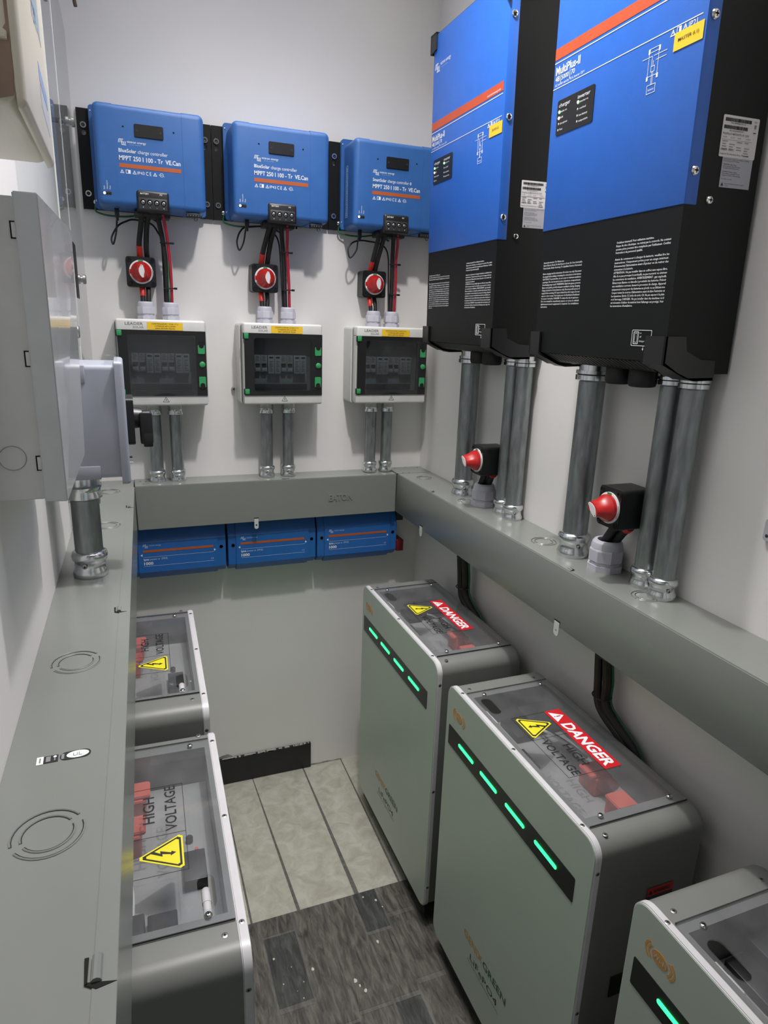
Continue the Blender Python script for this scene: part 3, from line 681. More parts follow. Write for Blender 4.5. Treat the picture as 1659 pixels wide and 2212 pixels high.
# protective film still on the first and third windows
for dx, l in ((.0, 'wrinkled clear film over the window of the leftmost combiner box'), (.6605, 'peeling clear film over the window of the combiner box nearest the corner')):
    mb = MB(); x0 = .0125 + dx; y = -.1150
    b = bmesh.new(); nx, nz = 14, 12; vs = {}
    for i in range(nx + 1):
        for j in range(nz + 1):
            u, v = i / nx, j / nz
            edge = max(0, abs(u - .5) * 2 - .8) + max(0, abs(v - .5) * 2 - .8)
            cut = .018 * max(0, (v - .72)) * 3 * max(0, .25 - u) * 4 if dx else 0
            vs[i, j] = b.verts.new((x0 + u * .172 + cut, y - .0015 * random.random() - .006 * edge, 1.356 + v * .158 - (.006 * math.sin(u * 9) if j == 0 else 0)))
    for i in range(nx):
        for j in range(nz): b.faces.new((vs[i, j], vs[i + 1, j], vs[i + 1, j + 1], vs[i, j + 1]))
    mb.absorb(b, glassy('protective_film', (0.98, 0.98, 0.98), .02, (.8, .8, .8), .12, 1.25))
    o = mb.build('protective_film'); tag(o, l, 'plastic film')

# ------------------------------------------------------------------ steel conduits
def conduit(x, y, z0, z1, r, label, group, top=True, bottom=True, nut=False):
    t = thing('steel_conduit', label, 'conduit', (x, y, z0), group=group)
    mb = MB(); mb.lathe([(r, .004), (r, z1 - z0 - .004)], (0, 0, 0), GALV, 'z', 32); mb.build('pipe', t)
    R = r * 1.16
    if bottom:
        mb = MB(); mb.lathe([(R * 1.08, 0), (R * 1.12, r * .22), (R * 1.05, r * .55), (R * .97, r * .7), (R * .97, r * 1.15), (R * 1.08, r * 1.3), (R * 1.14, r * 1.6), (R * 1.08, r * 1.85), (R * .98, r * 1.95), (r * 1.01, r * 2.0)], (0, 0, 0), FIT, 'z', 14)
        screw(mb, (-R * .3, -R * .98, r * 1.0), r * .18, 'y', STEEL); mb.build('bottom_connector', t, angle=50)
    if top:
        h = z1 - z0; mb = MB()
        if nut:
            mb.lathe([(R * .95, h), (R * .95, h - r * .5)], (0, 0, 0), FIT, 'z', 24); mb.lathe([(R * 1.12, h - r * .5), (R * 1.12, h - r * .75)], (0, 0, 0), FIT, 'z', 18)
            mb.lathe([(R * 1.02, h - r * .75), (R * 1.15, h - r * .85), (R * 1.15, h - r * 1.2), (r * 1.02, h - r * 1.35)], (0, 0, 0), FIT, 'z', 8)
        else:
            mb.lathe([(R * 1.0, h), (R * 1.02, h - r * .8), (R * 1.12, h - r * .95), (R * 1.05, h - r * 1.1), (R * 1.0, h - r * 1.3), (R * 1.12, h - r * 1.6), (R * 1.12, h - r * 1.8), (r * 1.02, h - r * 1.95)], (0, 0, 0), FIT, 'z', 14)
        mb.build('top_connector', t, angle=50)
    return t
cl = ['left galvanised conduit under the leftmost combiner box', 'right galvanised conduit under the leftmost combiner box', 'left galvanised conduit under the middle combiner box',
      'right galvanised conduit under the middle combiner box', 'left galvanised conduit under the combiner box nearest the corner', 'right galvanised conduit under the combiner box nearest the corner']
for x, l in zip((.0708, .1275, .3895, .4552, .7226, .7768), cl):
    conduit(x, -.040, 1.1003, 1.3262, .0172, l, 'slim conduits between combiner boxes and wireway')
for k, (x, y, r, l) in enumerate([(.877, -.3950, .0250, 'thick conduit under the farther inverter, standing by the corner'), (.890, -.5930, .0195, 'slimmer conduit under the farther inverter, left of the touching pair'), (.888, -.6440, .0195, 'slimmer conduit under the farther inverter, right of the touching pair'),
    (.870, -.9180, .0258, 'thick conduit under the nearer inverter, left of the battery switch'), (.890, -1.1080, .0195, 'slimmer conduit under the nearer inverter, left of the touching pair'), (.884, -1.1620, .0200, 'slimmer conduit under the nearer inverter, right of the touching pair')]):
    conduit(x, y, ZT, 1.4990, r, l, 'conduits between the inverters and the right wireway', nut=True)
conduit(-.0818, -.7640, ZT + .0005, 1.290, .0238, 'stout conduit between the rotary isolator and the left wireway', None)

# ------------------------------------------------------------------ cables on the back wall
def cable(pts, r, m, label, name='power_cable', cat='cable', group=None, tape=None, n=12):
    t = thing(name, label, cat, pts[-1], group=group)
    mb = MB(); mb.tube(pts, r, m, n); mb.build('sheath', t, True)
    if tape:
        for (a, tm) in tape:
            mb = MB(); mb.tube(a, r * 1.10, tm, n); mb.build('tape_wrap', t, True)
    return t
CG = 'power cables between controllers and combiner boxes'
names = ('leftmost', 'middle', 'corner side')
A = [  # plus, minus above the switch; plus, minus below; pv black, pv red
    dict(A=[(.0700, -.085, 1.815), (.0655, -.070, 1.785), (.0590, -.055, 1.745), (.0595, -.035, 1.7125)], B=[(.0860, -.085, 1.815), (.0800, -.068, 1.785), (.0765, -.052, 1.740), (.0775, -.034, 1.7125)],
         A2=[(.0600, -.034, 1.6365), (.0605, -.045, 1.620), (.0600, -.052, 1.594)], B2=[(.0760, -.034, 1.6365), (.0755, -.045, 1.620), (.0735, -.052, 1.594)],
         P=[(.1060, -.085, 1.815), (.1125, -.070, 1.785), (.1180, -.060, 1.7509), (.1225, -.055, 1.6965), (.1220, -.055, 1.638), (.1215, -.055, 1.594)],
         R=[(.1200, -.087, 1.815), (.1262, -.072, 1.780), (.1305, -.062, 1.7468), (.1342, -.058, 1.672), (.1335, -.057, 1.594)]),
    dict(A=[(.4005, -.085, 1.815), (.3930, -.070, 1.785), (.3835, -.056, 1.745), (.3820, -.035, 1.7135)], B=[(.4155, -.085, 1.815), (.4070, -.068, 1.785), (.4010, -.052, 1.745), (.3995, -.034, 1.7135)],
         A2=[(.3800, -.034, 1.6375), (.3795, -.045, 1.620), (.3800, -.052, 1.594)], B2=[(.3975, -.034, 1.6375), (.3965, -.045, 1.620), (.3935, -.052, 1.594)],
         P=[(.4300, -.085, 1.815), (.4340, -.070, 1.785), (.4400, -.058, 1.745), (.4440, -.053, 1.69), (.4460, -.054, 1.594)],
         R=[(.4460, -.087, 1.815), (.4490, -.072, 1.785), (.4510, -.060, 1.745), (.4560, -.056, 1.67), (.4575, -.056, 1.594)]),
    dict(A=[(.7190, -.085, 1.815), (.7165, -.068, 1.785), (.7110, -.054, 1.745), (.7095, -.035, 1.7140)], B=[(.7345, -.085, 1.815), (.7330, -.066, 1.785), (.7270, -.050, 1.745), (.7250, -.034, 1.7140)],
         A2=[(.7085, -.034, 1.6380), (.7080, -.045, 1.620), (.7110, -.052, 1.594)], B2=[(.7245, -.034, 1.6380), (.7240, -.045, 1.620), (.7225, -.052, 1.594)],
         P=[(.7610, -.085, 1.815), (.7670, -.070, 1.785), (.7715, -.056, 1.745), (.7740, -.052, 1.69), (.7720, -.054, 1.594)],
         R=[(.7735, -.087, 1.815), (.7800, -.072, 1.785), (.7825, -.058, 1.745), (.7850, -.055, 1.69), (.7830, -.056, 1.594)])]
where = ('leftmost charge controller', 'middle charge controller', 'charge controller nearest the corner')
sw = ('leftmost back wall switch', 'middle back wall switch', 'back wall switch nearest the corner')
for i, c in enumerate(A):
    def tp(P, n0):
        P = smoothpath(P, 6); return [tuple(p) for p in P[n0:]]
    a = smoothpath(c['A'], 6)
    cable(c['A'], .0068, BLKR, 'black cable with red tape from %s down to its switch' % where[i], group=CG, tape=[([tuple(p) for p in a[-6:]], REDT)])
    cable(c['B'], .0068, BLKR, 'plain black cable from %s down to its switch' % where[i], group=CG)
    a = smoothpath(c['A2'], 6)
    cable(c['A2'], .0066, BLKR, 'short black cable wrapped in red tape below the %s' % sw[i], group=CG, tape=[([tuple(p) for p in a[:9]], REDT)])
    cable(c['B2'], .0062, BLKR, 'short plain black cable below the %s' % sw[i], group=CG)
    cable(c['P'], .0062, BLKR, 'black solar cable bundle from %s straight to its gland' % where[i], group=CG)
    cable(c['R'], .0042, REDC, 'red solar cable from %s straight to its gland' % where[i], group=CG)
cable([(.1290, -.0605, 1.700), (.1275, -.0625, 1.66), (.1265, -.0625, 1.635), (.1270, -.0600, 1.594)], .0022, GRNC, 'thin green wire beside the red solar cable of the leftmost controller', 'earth_wire', 'wire')
cable([(.7105, -.0600, 1.6200), (.7125, -.0610, 1.6080), (.7130, -.0580, 1.5940)], .0012, WPRINT, 'thin white wire end above the left gland of the corner side combiner box', 'wire_end', 'wire')
ties = [((.1250, -.060, 1.7485), .0135, 'upper tie on the solar cables of the leftmost controller'), ((.1280, -.0585, 1.6350), .0130, 'lower tie on the solar cables of the leftmost controller'),
        ((.4450, -.060, 1.7455), .0130, 'upper tie on the solar cables of the middle controller'), ((.4510, -.0560, 1.6460), .0130, 'lower tie on the solar cables of the middle controller'),
        ((.7765, -.057, 1.7340), .0120, 'upper tie on the solar cables of the controller nearest the corner'), ((.7785, -.0555, 1.6480), .0115, 'lower tie on the solar cables of the controller nearest the corner')]
for c, r, l in ties:
    mb = MB(); P = [(c[0] + r * math.cos(a), c[1] + r * .75 * math.sin(a), c[2]) for a in [2 * PI * k / 20 for k in range(21)]]
    mb.tube(P, .0016, BLK, 8, 1); mb.box((c[0] + r - .001, c[1] - .008, c[2] - .0028), (c[0] + r + .0075, c[1] - .002, c[2] + .0028), BLK, .0008)
    o = mb.build('cable_tie'); tag(o, 'black cable tie, ' + l, 'cable tie', 'cable ties on the solar cables')
# data cable loops
LG = 'thin data cables looping under the charge controllers'
loops = [[(.0100, -.075, 1.812), (.0085, -.065, 1.794), (.0045, -.060, 1.764), (-.0040, -.056, 1.7375), (-.0070, -.052, 1.7534), (.0100, -.045, 1.7830), (.0315, -.036, 1.7970), (.0515, -.032, 1.8030), (.0915, -.035, 1.7960), (.1081, -.045, 1.7743), (.1150, -.050, 1.7550), (.1165, -.046, 1.70), (.1160, -.050, 1.60)],
         [(.3372, -.075, 1.812), (.3350, -.066, 1.7959), (.3300, -.058, 1.765), (.3185, -.056, 1.7440), (.3128, -.054, 1.7660), (.3230, -.050, 1.7930), (.3450, -.034, 1.8080), (.3950, -.030, 1.8120), (.4174, -.034, 1.7986), (.4310, -.044, 1.7707), (.4360, -.045, 1.70), (.4390, -.050, 1.60)],
         [(.6600, -.075, 1.810), (.6570, -.070, 1.7922), (.6540, -.066, 1.765), (.6365, -.062, 1.7440), (.6310, -.060, 1.7680), (.6450, -.055, 1.7860), (.6711, -.045, 1.7950), (.7000, -.036, 1.7960), (.7420, -.036, 1.7900), (.7600, -.045, 1.7640), (.7650, -.045, 1.70), (.7670, -.050, 1.60)]]
for i, P in enumerate(loops):
    t = thing('data_cable', 'thin black data cable looping out of the underside of the %s' % where[i], 'cable', P[0], group=LG)
    mb = MB(); mb.tube(P, .0023, BLKR, 8); mb.build('sheath', t, True)
    mb = MB(); x, y, z = P[0]; mb.box((x - .0055, y - .004, z - .012), (x + .0055, y + .004, z + .010), BLK, .0012); mb.box((x - .0035, y - .003, z - .020), (x + .0035, y + .003, z - .011), BLK, .001); mb.build('plug', t, True)
GG = 'green earth wires under the charge controllers'
for i, x in enumerate((-.040, .2840, .6150)):
    P = [(x, -.018, 1.833), (x - .001, -.016, 1.822), (x + .004, -.018, 1.8150), (x + .030, -.024, 1.8090), (x + .07, -.028, 1.8090), (x + .12, -.03, 1.815), (x + .15, -.04, 1.80)]
    t = thing('earth_wire', 'dark green earth wire curving along the bottom of the %s' % where[i], 'wire', P[0], group=GG)
    mb = MB(); mb.tube(P, .0024, GRNC, 8); mb.build('sheath', t, True)
    mb = MB(); mb.lathe([(.0055, 0), (.0055, -.002), (.0035, -.003), (.003, -.006), (.0001, -.0065)], (x + .001, -.0115, 1.8400), CHROME, 'y', 12); mb.build('earth_screw', t, True)
for (x, z, l) in ((.4922, 1.820, 'small dark screw hole in the back wall under the middle charge controller'), ):
    mb = MB(); mb.lathe([(.006, 0), (.005, -.001), (.0028, -.001), (.0028, .0), (.0001, .0)], (x, 0, z), WHITEWALL, 'y', 14); mb.lathe([(.003, -.0012), (.0001, -.0012)], (x, 0, z), VOID, 'y', 10)
    tag(mb.build('wall_plug'), l, 'wall plug')
mb = MB(); screw(mb, (.2985, 0, 1.3620), .0055, 'y', STEEL, -1, .012); tag(mb.build('wall_screw'), 'bent screw sticking out of the back wall left of the middle combiner box', 'screw')

# ------------------------------------------------------------------ blue busbar boxes under the back wireway
def busbar(x0, w_, label, i):
    t = thing('busbar_box', label, 'battery busbar', (x0, 0, .8065), group='blue busbar boxes under the back wireway')
    D = -.068; H = .1640
    prof = [(0, .004), (-.042, .0), (D + .002, .0225), (D, .026), (D, .118), (D + .002, .121), (-.048, H), (0, H)]
    mb = MB(); mb.prism(prof, .0250, w_ - .0250, BLUEL, 'x', bev=.001); mb.build('cover', t, angle=25)
    for x in (.0015, w_ - .030):
        mb = MB(); pr = [(y + .0035 if y < -.03 else y, max(.004, min(z, H - .002))) for y, z in prof]; x0_ = x; mb.prism(pr, x, x + .0285, BLUEL, 'x', bev=.001)
        ec = mb.build('end_cap', t, angle=25); x += .015
        mb = MB(); mb.lathe([(.0055, 0), (.0055, -.0006), (.0042, -.0004), (.0042, .0), (.0001, .0)], (x, D + .0032, .087), BLK, 'y', 16); mb.build('screw_hole', ec)
    y = D - .0005; mb = MB()
    brandmark(mb, .0395, .1065, .0165, WPRINT2, y); mb.text('victron energy', .0565, .1075, .0040, WPRINT2, y, wd=.034)
    for (x, s_) in ((.0375, -1), (w_ - .0370, 1)): mb.flat([(x, .0765), (x, .0845), (x + .0055 * s_, .0805)] if s_ > 0 else [(x, .0765), (x + .0055 * s_, .0805), (x, .0845)], WPRINT, y)
    mb.quad(.0405, .0735, w_ - .038, .0741, WPRINT2, y); mb.quad(.0405, .0455, w_ - .038, .0461, WPRINT2, y)
    mb.text('lynx', .0405, .0640, .0062, WPRINT, y, wd=.0150, bold=.03); mb.text('power in', .0580, .0640, .0058, WPRINT2, y, wd=.0270); mb.text('(M10)', .0900, .0640, .0060, WPRINT2, y, wd=.0165)
    mb.text('1000', .0405, .0500, .0086, WPRINT, y, wd=.0255, bold=.035); mb.text('CE', w_ - .0470, .0510, .0045, WPRINT2, y, wd=.0080)
    mb.build('printed_lettering', t)
    mb = MB(); mb.quad(.0395, .0885, w_ - .0390, .0955, ORANGE, y); mb.build('orange_stripe', t)
    return t
busbar(-.0243, .2790, 'blue busbar box, left of three, partly behind the left wireway', 0)
busbar(.2589, .2790, 'middle blue busbar box below the back wireway', 1)
busbar(.5401, .2772, 'blue busbar box at the right end of the row, red tab at its side', 2)
mb = MB(); mb.box((.8175, -.055, .9300), (.842, -.004, .9570), BLK, .001); tag(mb.build('busbar_bracket'), 'black bracket at the upper right of the blue busbar row', 'bracket')
mb = MB(); mb.box((.8175, -.066, .8250), (.8425, -.006, .8635), mat('dark_red_plastic', (.16, .008, .015), .4), .001); tag(mb.build('busbar_end_cover'), 'dark red tab beside the last blue busbar box', 'end cover')

# ------------------------------------------------------------------ inverters on the right wall
EN = ['Interactive inverter. For Marine use.', 'Risk of Electric Shock, Do Not Remove Cover. No User Serviceable', 'Parts Inside. Refer Servicing To Qualified Service Personnel.', '',
      'Before charging read the instructions. For indoor use only. Disconnect', 'the supply before making or breaking the connections to the battery.', 'CAUTION: To prevent fire, do not cover or obstruct ventilation',
      'openings. Do not mount in zero-clearance compartment.', 'Overheating may result. WARNING: Explosive gases, prevent', 'flames and sparks, provide adequate ventilation during charging.',
      'Charge lead-acid or Li-Ion batteries only. Disconnect all sources of', 'supply before servicing. DC input isolated from AC output. Do not', 'expose to rain or spray. Unit requires use of a Distribution Panelboard',
      'for proper connection. DANGER: To reduce the risk of explosion -', 'Do not install in machinery space or area in which', 'ignition-protected equipment is required. See installation', 'instructions.']
FR = ['Onduleur interactif. Pour utilisation maritime.', 'Risque de choc \u00e9lectrique : ne retirez pas le couvercle. Ne contient', 'aucune pi\u00e8ce pouvant \u00eatre remplac\u00e9e par l\'utilisateur. Confiez', 'l\'entretien \u00e0 du personnel qualifi\u00e9.', '',
      'Avant de commencer \u00e0 charger la batterie, veuillez lire les', 'instructions. Uniquement pr\u00e9vu pour un usage int\u00e9rieur.', 'D\u00e9connectez l\'alimentation avant d\'ajouter ou de retirer des', 'connexions \u00e0 la batterie.',
      'ATTENTION : Ne pas installer dans un coffret sans espace libre.', 'Afin de ne pas provoquer la surchauffe, ne pas recouvrir ou obstruer', 'les ouvertures de ventilation. AVERTISSEMENT : gaz explosifs.',
      '\u00c9vitez toute flamme ou \u00e9tincelle \u00e0 proximit\u00e9 des batteries. Pr\u00e9voir', 'une ventilation correcte durant le processus de charge. Appareil', 'uniquement con\u00e7u pour des batteries au plomb ou au lithium-ion.',
      'Couper toutes les sources d\'alimentation avant de faire l\'entretien et', 'les r\u00e9parations. Entr\u00e9e CC isol\u00e9e de sortie CA. Ne pas exposer \u00e0 la pluie', 'ou \u00e0 l\'arrosage. DANGER : Ne pas installer dans des machines o\u00f9 il',
      'est n\u00e9cessaire d\'utiliser du mat\u00e9riel dont l\'allumage est prot\u00e9g\u00e9. Voir', 'les instructions d\'installation.']
def inverter(y0, dz, sticker, label):
    t = thing('inverter', label, 'inverter charger', (.7766, y0, 1.520 + dz), (.0209, 0, -PI / 2), 'tall blue and black inverters on the right wall')
    W = .3570; H = .7200; DP = .136
    mb = MB(); mb.prism([(.0012, .0015), (.042, -.0185), (DP, -.0185), (DP, H), (.0012, H)], .001, W - .001, BLKM, 'x'); mb.build('body', t)
    mb = MB()
    for k in range(26):
        x = .045 + k * .0105; Mv = Matrix.Translation((x, .0012, .0015)) @ Matrix.Rotation(math.atan2(-.020, .0408), 4, 'X')
        mb.box((0, .005, -.0008), (.0042, .034, .0003), MB and VOID, 0, M=Mv)
        mb.box((.0044, .003, -.0010), (.0098, .036, .0004), DGREY, 0, M=Mv)
    mb.build('vent_grille', t)
    mb = MB(); mb.box((0, 0, .2255), (W, .0236, H - .001), BLUEF, .0012); fc = mb.build('front_cover', t)
    for (xa, xb, z0) in ((-.0120, .0225, 0), (.3165, .3610, 0), (-.0130, .0195, 1), (.3200, .3610, 1)):
        mb = MB(); lft = xa < .1
        if z0 == 0:
            side = [(-.004, -.003), (-.004, .0400), (.0350, .0395), (.0395, .0180), (.0700, .0050), (.1000, .0030), (.1020, -.0280), (.062, -.0285), (.014, -.0100)]
            mb.prism([(xa, -.003), (xb, -.003), (xb, .0400), (xa, .0400)], -.004, -.0005, BLK, 'y')
            xs = (xa, xa + .004) if lft else (xb - .004, xb)
            mb.prism(side, xs[0], xs[1], BLK, 'x')
            mb.prism([(-.004, -.003), (.014, -.0100), (.062, -.0285), (.100, -.028), (.100, -.0235), (.042, -.0235), (.0, -.0)], xa if lft else xb - .045, xa + .036 if lft else xb, BLK, 'x')
        else:
            mb.prism([(xa, H - .0380), (xb, H - .0340), (xb, H + .0015), (xa + .004, H + .0015)] if lft else [(xa + .02, H - .034), (xb, H - .060), (xb, H + .0015), (xa, H + .0015)], -.004, -.0005, BLK, 'y')
            xs = (xa, xa + .004) if lft else (xb - .004, xb)
            mb.prism([(-.004, H - .038), (.05, H - .038), (.1, H - .01), (.1, H + .0015), (-.004, H + .0015)], xs[0], xs[1], BLK, 'x')
            mb.box((xa, -.004, H - .0005), (xb, .09, H + .003), BLK)
        mb.build('corner_bracket', t)
    for z in (.6445, .4615, .2700):
        mb = MB(); screw(mb, (W, .0118, z), .0068, 'x', CHROME, 1, .0042); mb.build('cover_screw', fc)
    mb = MB(); screw(mb, (W - .001, .0465, .2335), .0062, 'x', CHROME, 1, .0042); mb.build('body_screw', t)
    y = -.0005; mb = MB(); q = .5288  # local z of former 2.0488 etc = z - 1.520
    mb.quad(.0012, .5110, W - .0075, .5288, ORANGE2, y); mb.build('orange_stripe', t)
    mb = MB()
    mb.text('www.victronenergy.com', .2830, .5140, .0045, WPRINT, y - .0004, wd=.056)
    mb.build('web_address', t); mb = MB()
    mb.quad(.0012, .5052, W - .0085, .5066, WPRINT, y); mb.quad(.0012, .4640, W - .0085, .4652, WPRINT, y)
    mb.build('white_line', t); mb = MB()
    brandmark(mb, .0100, .6430, .0300, WPRINT, y); mb.text('victron energy', .0400, .6465, .0080, WPRINT, y, wd=.0560, bold=.015); mb.text('B L U E   P O W E R', .048, .6400, .0022, WPRINT2, y, wd=.032)
    mb.build('maker_logo', t); mb = MB()
    mb.text('MultiPlus-II', .0065, .4862, .0128, WPRINT, y, wd=.0700, bold=.03, shear=.0)
    mb.text('48', .0065, .4755, .0088, WPRINT, y, wd=.0120, bold=.015); mb.text('|', .0215, .4745, .0105, WPRINT, y); mb.text('5000', .0245, .4755, .0075, WPRINT, y, wd=.0210, bold=.01); mb.text('|', .0485, .4745, .0105, WPRINT, y); mb.text('70', .0525, .4755, .0080, WPRINT, y, wd=.0105, bold=.01)
    mb.text('AC transfer capacity: 95 A | Inverter 120 V', .0065, .4682, .0040, WPRINT, y, wd=.0845)
    mb.build('model_lettering', t); mb = MB()
    # wiring diagram
    def ln(xa, za, xb, zb, t_=.0007): 
        if abs(xa - xb) < 1e-6: mb.quad(xa - t_ / 2, min(za, zb), xa + t_ / 2, max(za, zb), WPRINT, y)
        else: mb.quad(min(xa, xb), za - t_ / 2, max(xa, xb), za + t_ / 2, WPRINT, y)
    for xa in (.2500, .2700): ln(xa, .4145, xa, .4510)
    ln(.2480, .4515, .2725, .4515); ln(.2500, .4465, .2700, .4465); ln(.2500, .4150, .2700, .4150)
    for xa in (.2480, .2690):
        mb.quad(xa, .4450, xa + .0035, .4515, WPRINT, y); mb.quad(xa, .4100, xa + .0035, .4160, WPRINT, y)
    ln(.2360, .4410, .2570, .4410); ln(.2600, .4410, .2870, .4410); ln(.2650, .4345, .2860, .4345)
    ln(.2600, .4350, .2600, .4270); ln(.2570, .4270, .2570, .4410)
    for a in ((.2560, .4200, .2640, .4280),): mb.flat([(a[0], a[1]), (a[2], a[1]), (a[2], a[3]), (a[0], a[3])], WPRINT, y, [[(a[0] + .0007, a[1] + .0007), (a[2] - .0007, a[1] + .0007), (a[2] - .0007, a[3] - .0007), (a[0] + .0007, a[3] - .0007)]])
    ln(.2590, .4200, .2590, .4035); ln(.2615, .4200, .2615, .4035)
    mb.flat([(.2515, .3915), (.2695, .3915), (.2695, .4035), (.2515, .4035)], WPRINT, y, [[(.2522, .3922), (.2688, .3922), (.2688, .4028), (.2522, .4028)]]); mb.text('battery', .2605, .3955, .003, WPRINT, y, anchor='c')
    mb.build('wiring_diagram', t); mb = MB()
    for k, xx in enumerate((.2945, .3175)): warn_tri(mb, xx, .4545, .0085, WPRINT, y)
    mb.flat([(.3020, .4545), (.3105, .4545), (.3105, .4630), (.3020, .4630)], WPRINT, y, [[(.3028, .4553), (.3062, .4553), (.3062, .4622), (.3028, .4622)]]); mb.text('IP21', .3245, .4548, .0075, WPRINT, y, wd=.0155)
    mb.build('symbol_row', t)
    mb = MB(); mb.quad(.2995, .4330, .3535, .4560, YEL, y - .0006)
    mb.text(sticker, .3265, .4435, .0042, KPRINT, y - .0011, anchor='c', bold=.01, wd=.038 if len(sticker) > 10 else .028)
    mb.build('yellow_sticker', t)
    # indicator panel
    mb = MB(); mb.prism(rrect(.0200, .3855, .1250, .4425, .004), y - .0006, y + .0006, BLK, 'y'); ip = mb.build('indicator_panel', t)
    yy = y - .0011; mb = MB()
    mb.text('charger', .0255, .4305, .0062, WPRINT, yy, wd=.0330); mb.text('inverter', .0800, .4305, .0062, WPRINT, yy, wd=.0340)
    for s_, zz in (('mains on', .4215), ('bulk', .4120), ('absorption', .4022), ('float', .3925)): mb.text(s_, .0320, zz, .0035, WPRINT, yy, res=1)
    for s_, zz in (('inverter on', .4235), ('overload', .4130), ('low battery', .4025), ('temperature', .3935)): mb.text(s_, .0870, zz, .0035, WPRINT, yy, res=1)
    mb.build('indicator_lettering', ip)
    for (x, z, m_, n_) in ((.0275, .4232, LED_GR, 'lit green mains light'), (.0272, .4135, LED_O, 'lit amber bulk light'), (.0815, .4255, LED_GR, 'lit green inverter light')):
        mb = MB(); mb.lathe([(.0026, 0), (.0022, -.0008), (.0001, -.001)], (x, yy + .0003, z), m_, 'y', 14); o = mb.build('status_light', ip); o['label'] = n_
    for (x, z) in ((.0274, .4040), (.0268, .3940), (.0817, .4147), (.0818, .4045), (.0822, .3955)):
        mb = MB(); mb.lathe([(.0019, 0), (.0001, -.0006)], (x, yy + .0003, z), LEDOFF, 'y', 12); mb.build('status_light', ip)
    mb = MB()
    for lines, x0, w_, zt, zb, n_ in ((EN, .0120, .1195, .1665, .0855, 17), (FR, .2190, .1215, .1840, .0845, 20)):
        p = (zt - zb) / (n_ - 1)
        for k, l in enumerate(lines):
            if not l: continue
            full = len(l) > 48; mb.text(l, x0, zt - k * p, p * .62, WPRINT, .0004, wd=w_ if full else None, res=1, maxw=w_, bold=.012)
    z0 = .0200
    mb.build('safety_lettering', t); mb = MB()
    mb.flat(rrect(.2795, .0235, .3240, .0485, .002), WPRINT, .0004, [rrect(.2803, .0243, .3232, .0477, .0015)])
    mb.flat(rrect(.2835, .0265, .2950, .0458, .001), WPRINT, .0004, [rrect(.2845, .0275, .2940, .0448, .0008)])
    mb.flat(rrect(.2862, .0290, .2922, .0433, .0006), WPRINT, .0004, [rrect(.2867, .0295, .2917, .0428, .0004)])
    for s_, zz in (('on', .0425), ('off', .0365), ('charger only', .0300)): mb.text(s_, .2970, zz, .0030, WPRINT, .0004, res=1)
    mb.quad(.3075, .0205, .3080, .0235, WPRINT, .0004); mb.flat([(.3060, .0200), (.3095, .0200), (.3078, .0165)], WPRINT, .0004)
    mb.build('switch_symbol', t)
    # side labels (side face looks along +x in local space)
    Ms = Matrix.Translation((W - .0008, 0, 0)) @ Matrix.Rotation(PI / 2, 4, 'Z')
    mb = MB(); mb.flat(rrect(.0530, .2925, .1220, .3465, .002), LABEL, -.0005, M=Ms)
    x = .057
    while x < .107:
        w_ = random.choice((.0004, .0007, .0010)); mb.quad(x, .3385, x + w_, .3430, KPRINT, -.0009, M=Ms)
        if x < .1025: mb.quad(x - .0012, .3290, x - .0012 + w_, .3335, KPRINT, -.0009, M=Ms)
        x += w_ + random.choice((.0004, .0007))
    for s_, xx, zz, h_, w_ in (('PN: PMP482505110', .0680, .3355, .0022, .028), ('SN: HQ2306FVCT9', .0665, .3258, .0022, .027), ('MultiPlus-II 48/5000/70-95 120V', .0550, .3212, .0030, .050), ('DC IN', .0560, .3172, .002, .007), ('AC OUT', .0705, .3172, .002, .008), ('AC IN', .0840, .3172, .002, .006), ('OUTPUT', .1000, .3172, .002, .009),
                               ('Comp ID: 2725_C', .0540, .3010, .0028, .026), ('Designed in The Netherlands, Europe. Made in India', .0540, .2955, .0024, .056), ('V01', .1120, .3405, .0022, .0055)):
        mb.text(s_, xx, zz, h_, KPRINT, -.0009, wd=w_, res=1, M=Ms)
    mb.quad(.0545, .3150, .1130, .3153, GPRINT, -.0009, M=Ms)
    for r_ in range(6):
        for cx in (.056, .070, .084, .099):
            if (r_ + int(cx * 1000)) % 5 and not (cx < .09 and r_ > 3): mb.quad(cx, .3125 - r_ * .0033, cx + .007 + .003 * ((r_ * 7 + int(cx * 100)) % 3) * .5, .3133 - r_ * .0033, GPRINT, -.0009, M=Ms)
    mb.flat([(.1135, .3330), (.1165, .3330), (.1172, .3380), (.1128, .3380)], GPRINT, -.0009, M=Ms); mb.quad(.1125, .3270, .1172, .3282, KPRINT, -.0009, M=Ms)
    mb.build('rating_label', t)
    mb = MB(); mb.flat([(.0615, .2525), (.1200, .2525), (.1200, .2925), (.0615, .2925)], LABEL2, -.0004, M=Ms)
    L2 = ['Disconnect AC supply before making or breaking', 'the connections to the battery.', '', 'WARNING: High Voltage', 'Before opening cabinet all circuits', 'of supply must be disconnected.', '', 'WARNING: Explosive gases', 'Prevent flames and sparks. Provide', 'adequate ventilation during charging.', '', 'For indoor use only']
    for k, l in enumerate(L2):
        if l: mb.text(l, .0640, .2895 - k * .0024, .0017, KPRINT, -.0008, res=1, M=Ms, maxw=.053)
    mb.flat([(.0640, .2545), (.0690, .2545), (.0665, .2590)], KPRINT, -.0008, M=Ms); mb.text('Read the instructions before using the', .0715, .2570, .0017, KPRINT, -.0008, res=1, M=Ms); mb.text('charger', .0715, .2545, .0017, KPRINT, -.0008, res=1, M=Ms)
    mb.build('caution_label', t)
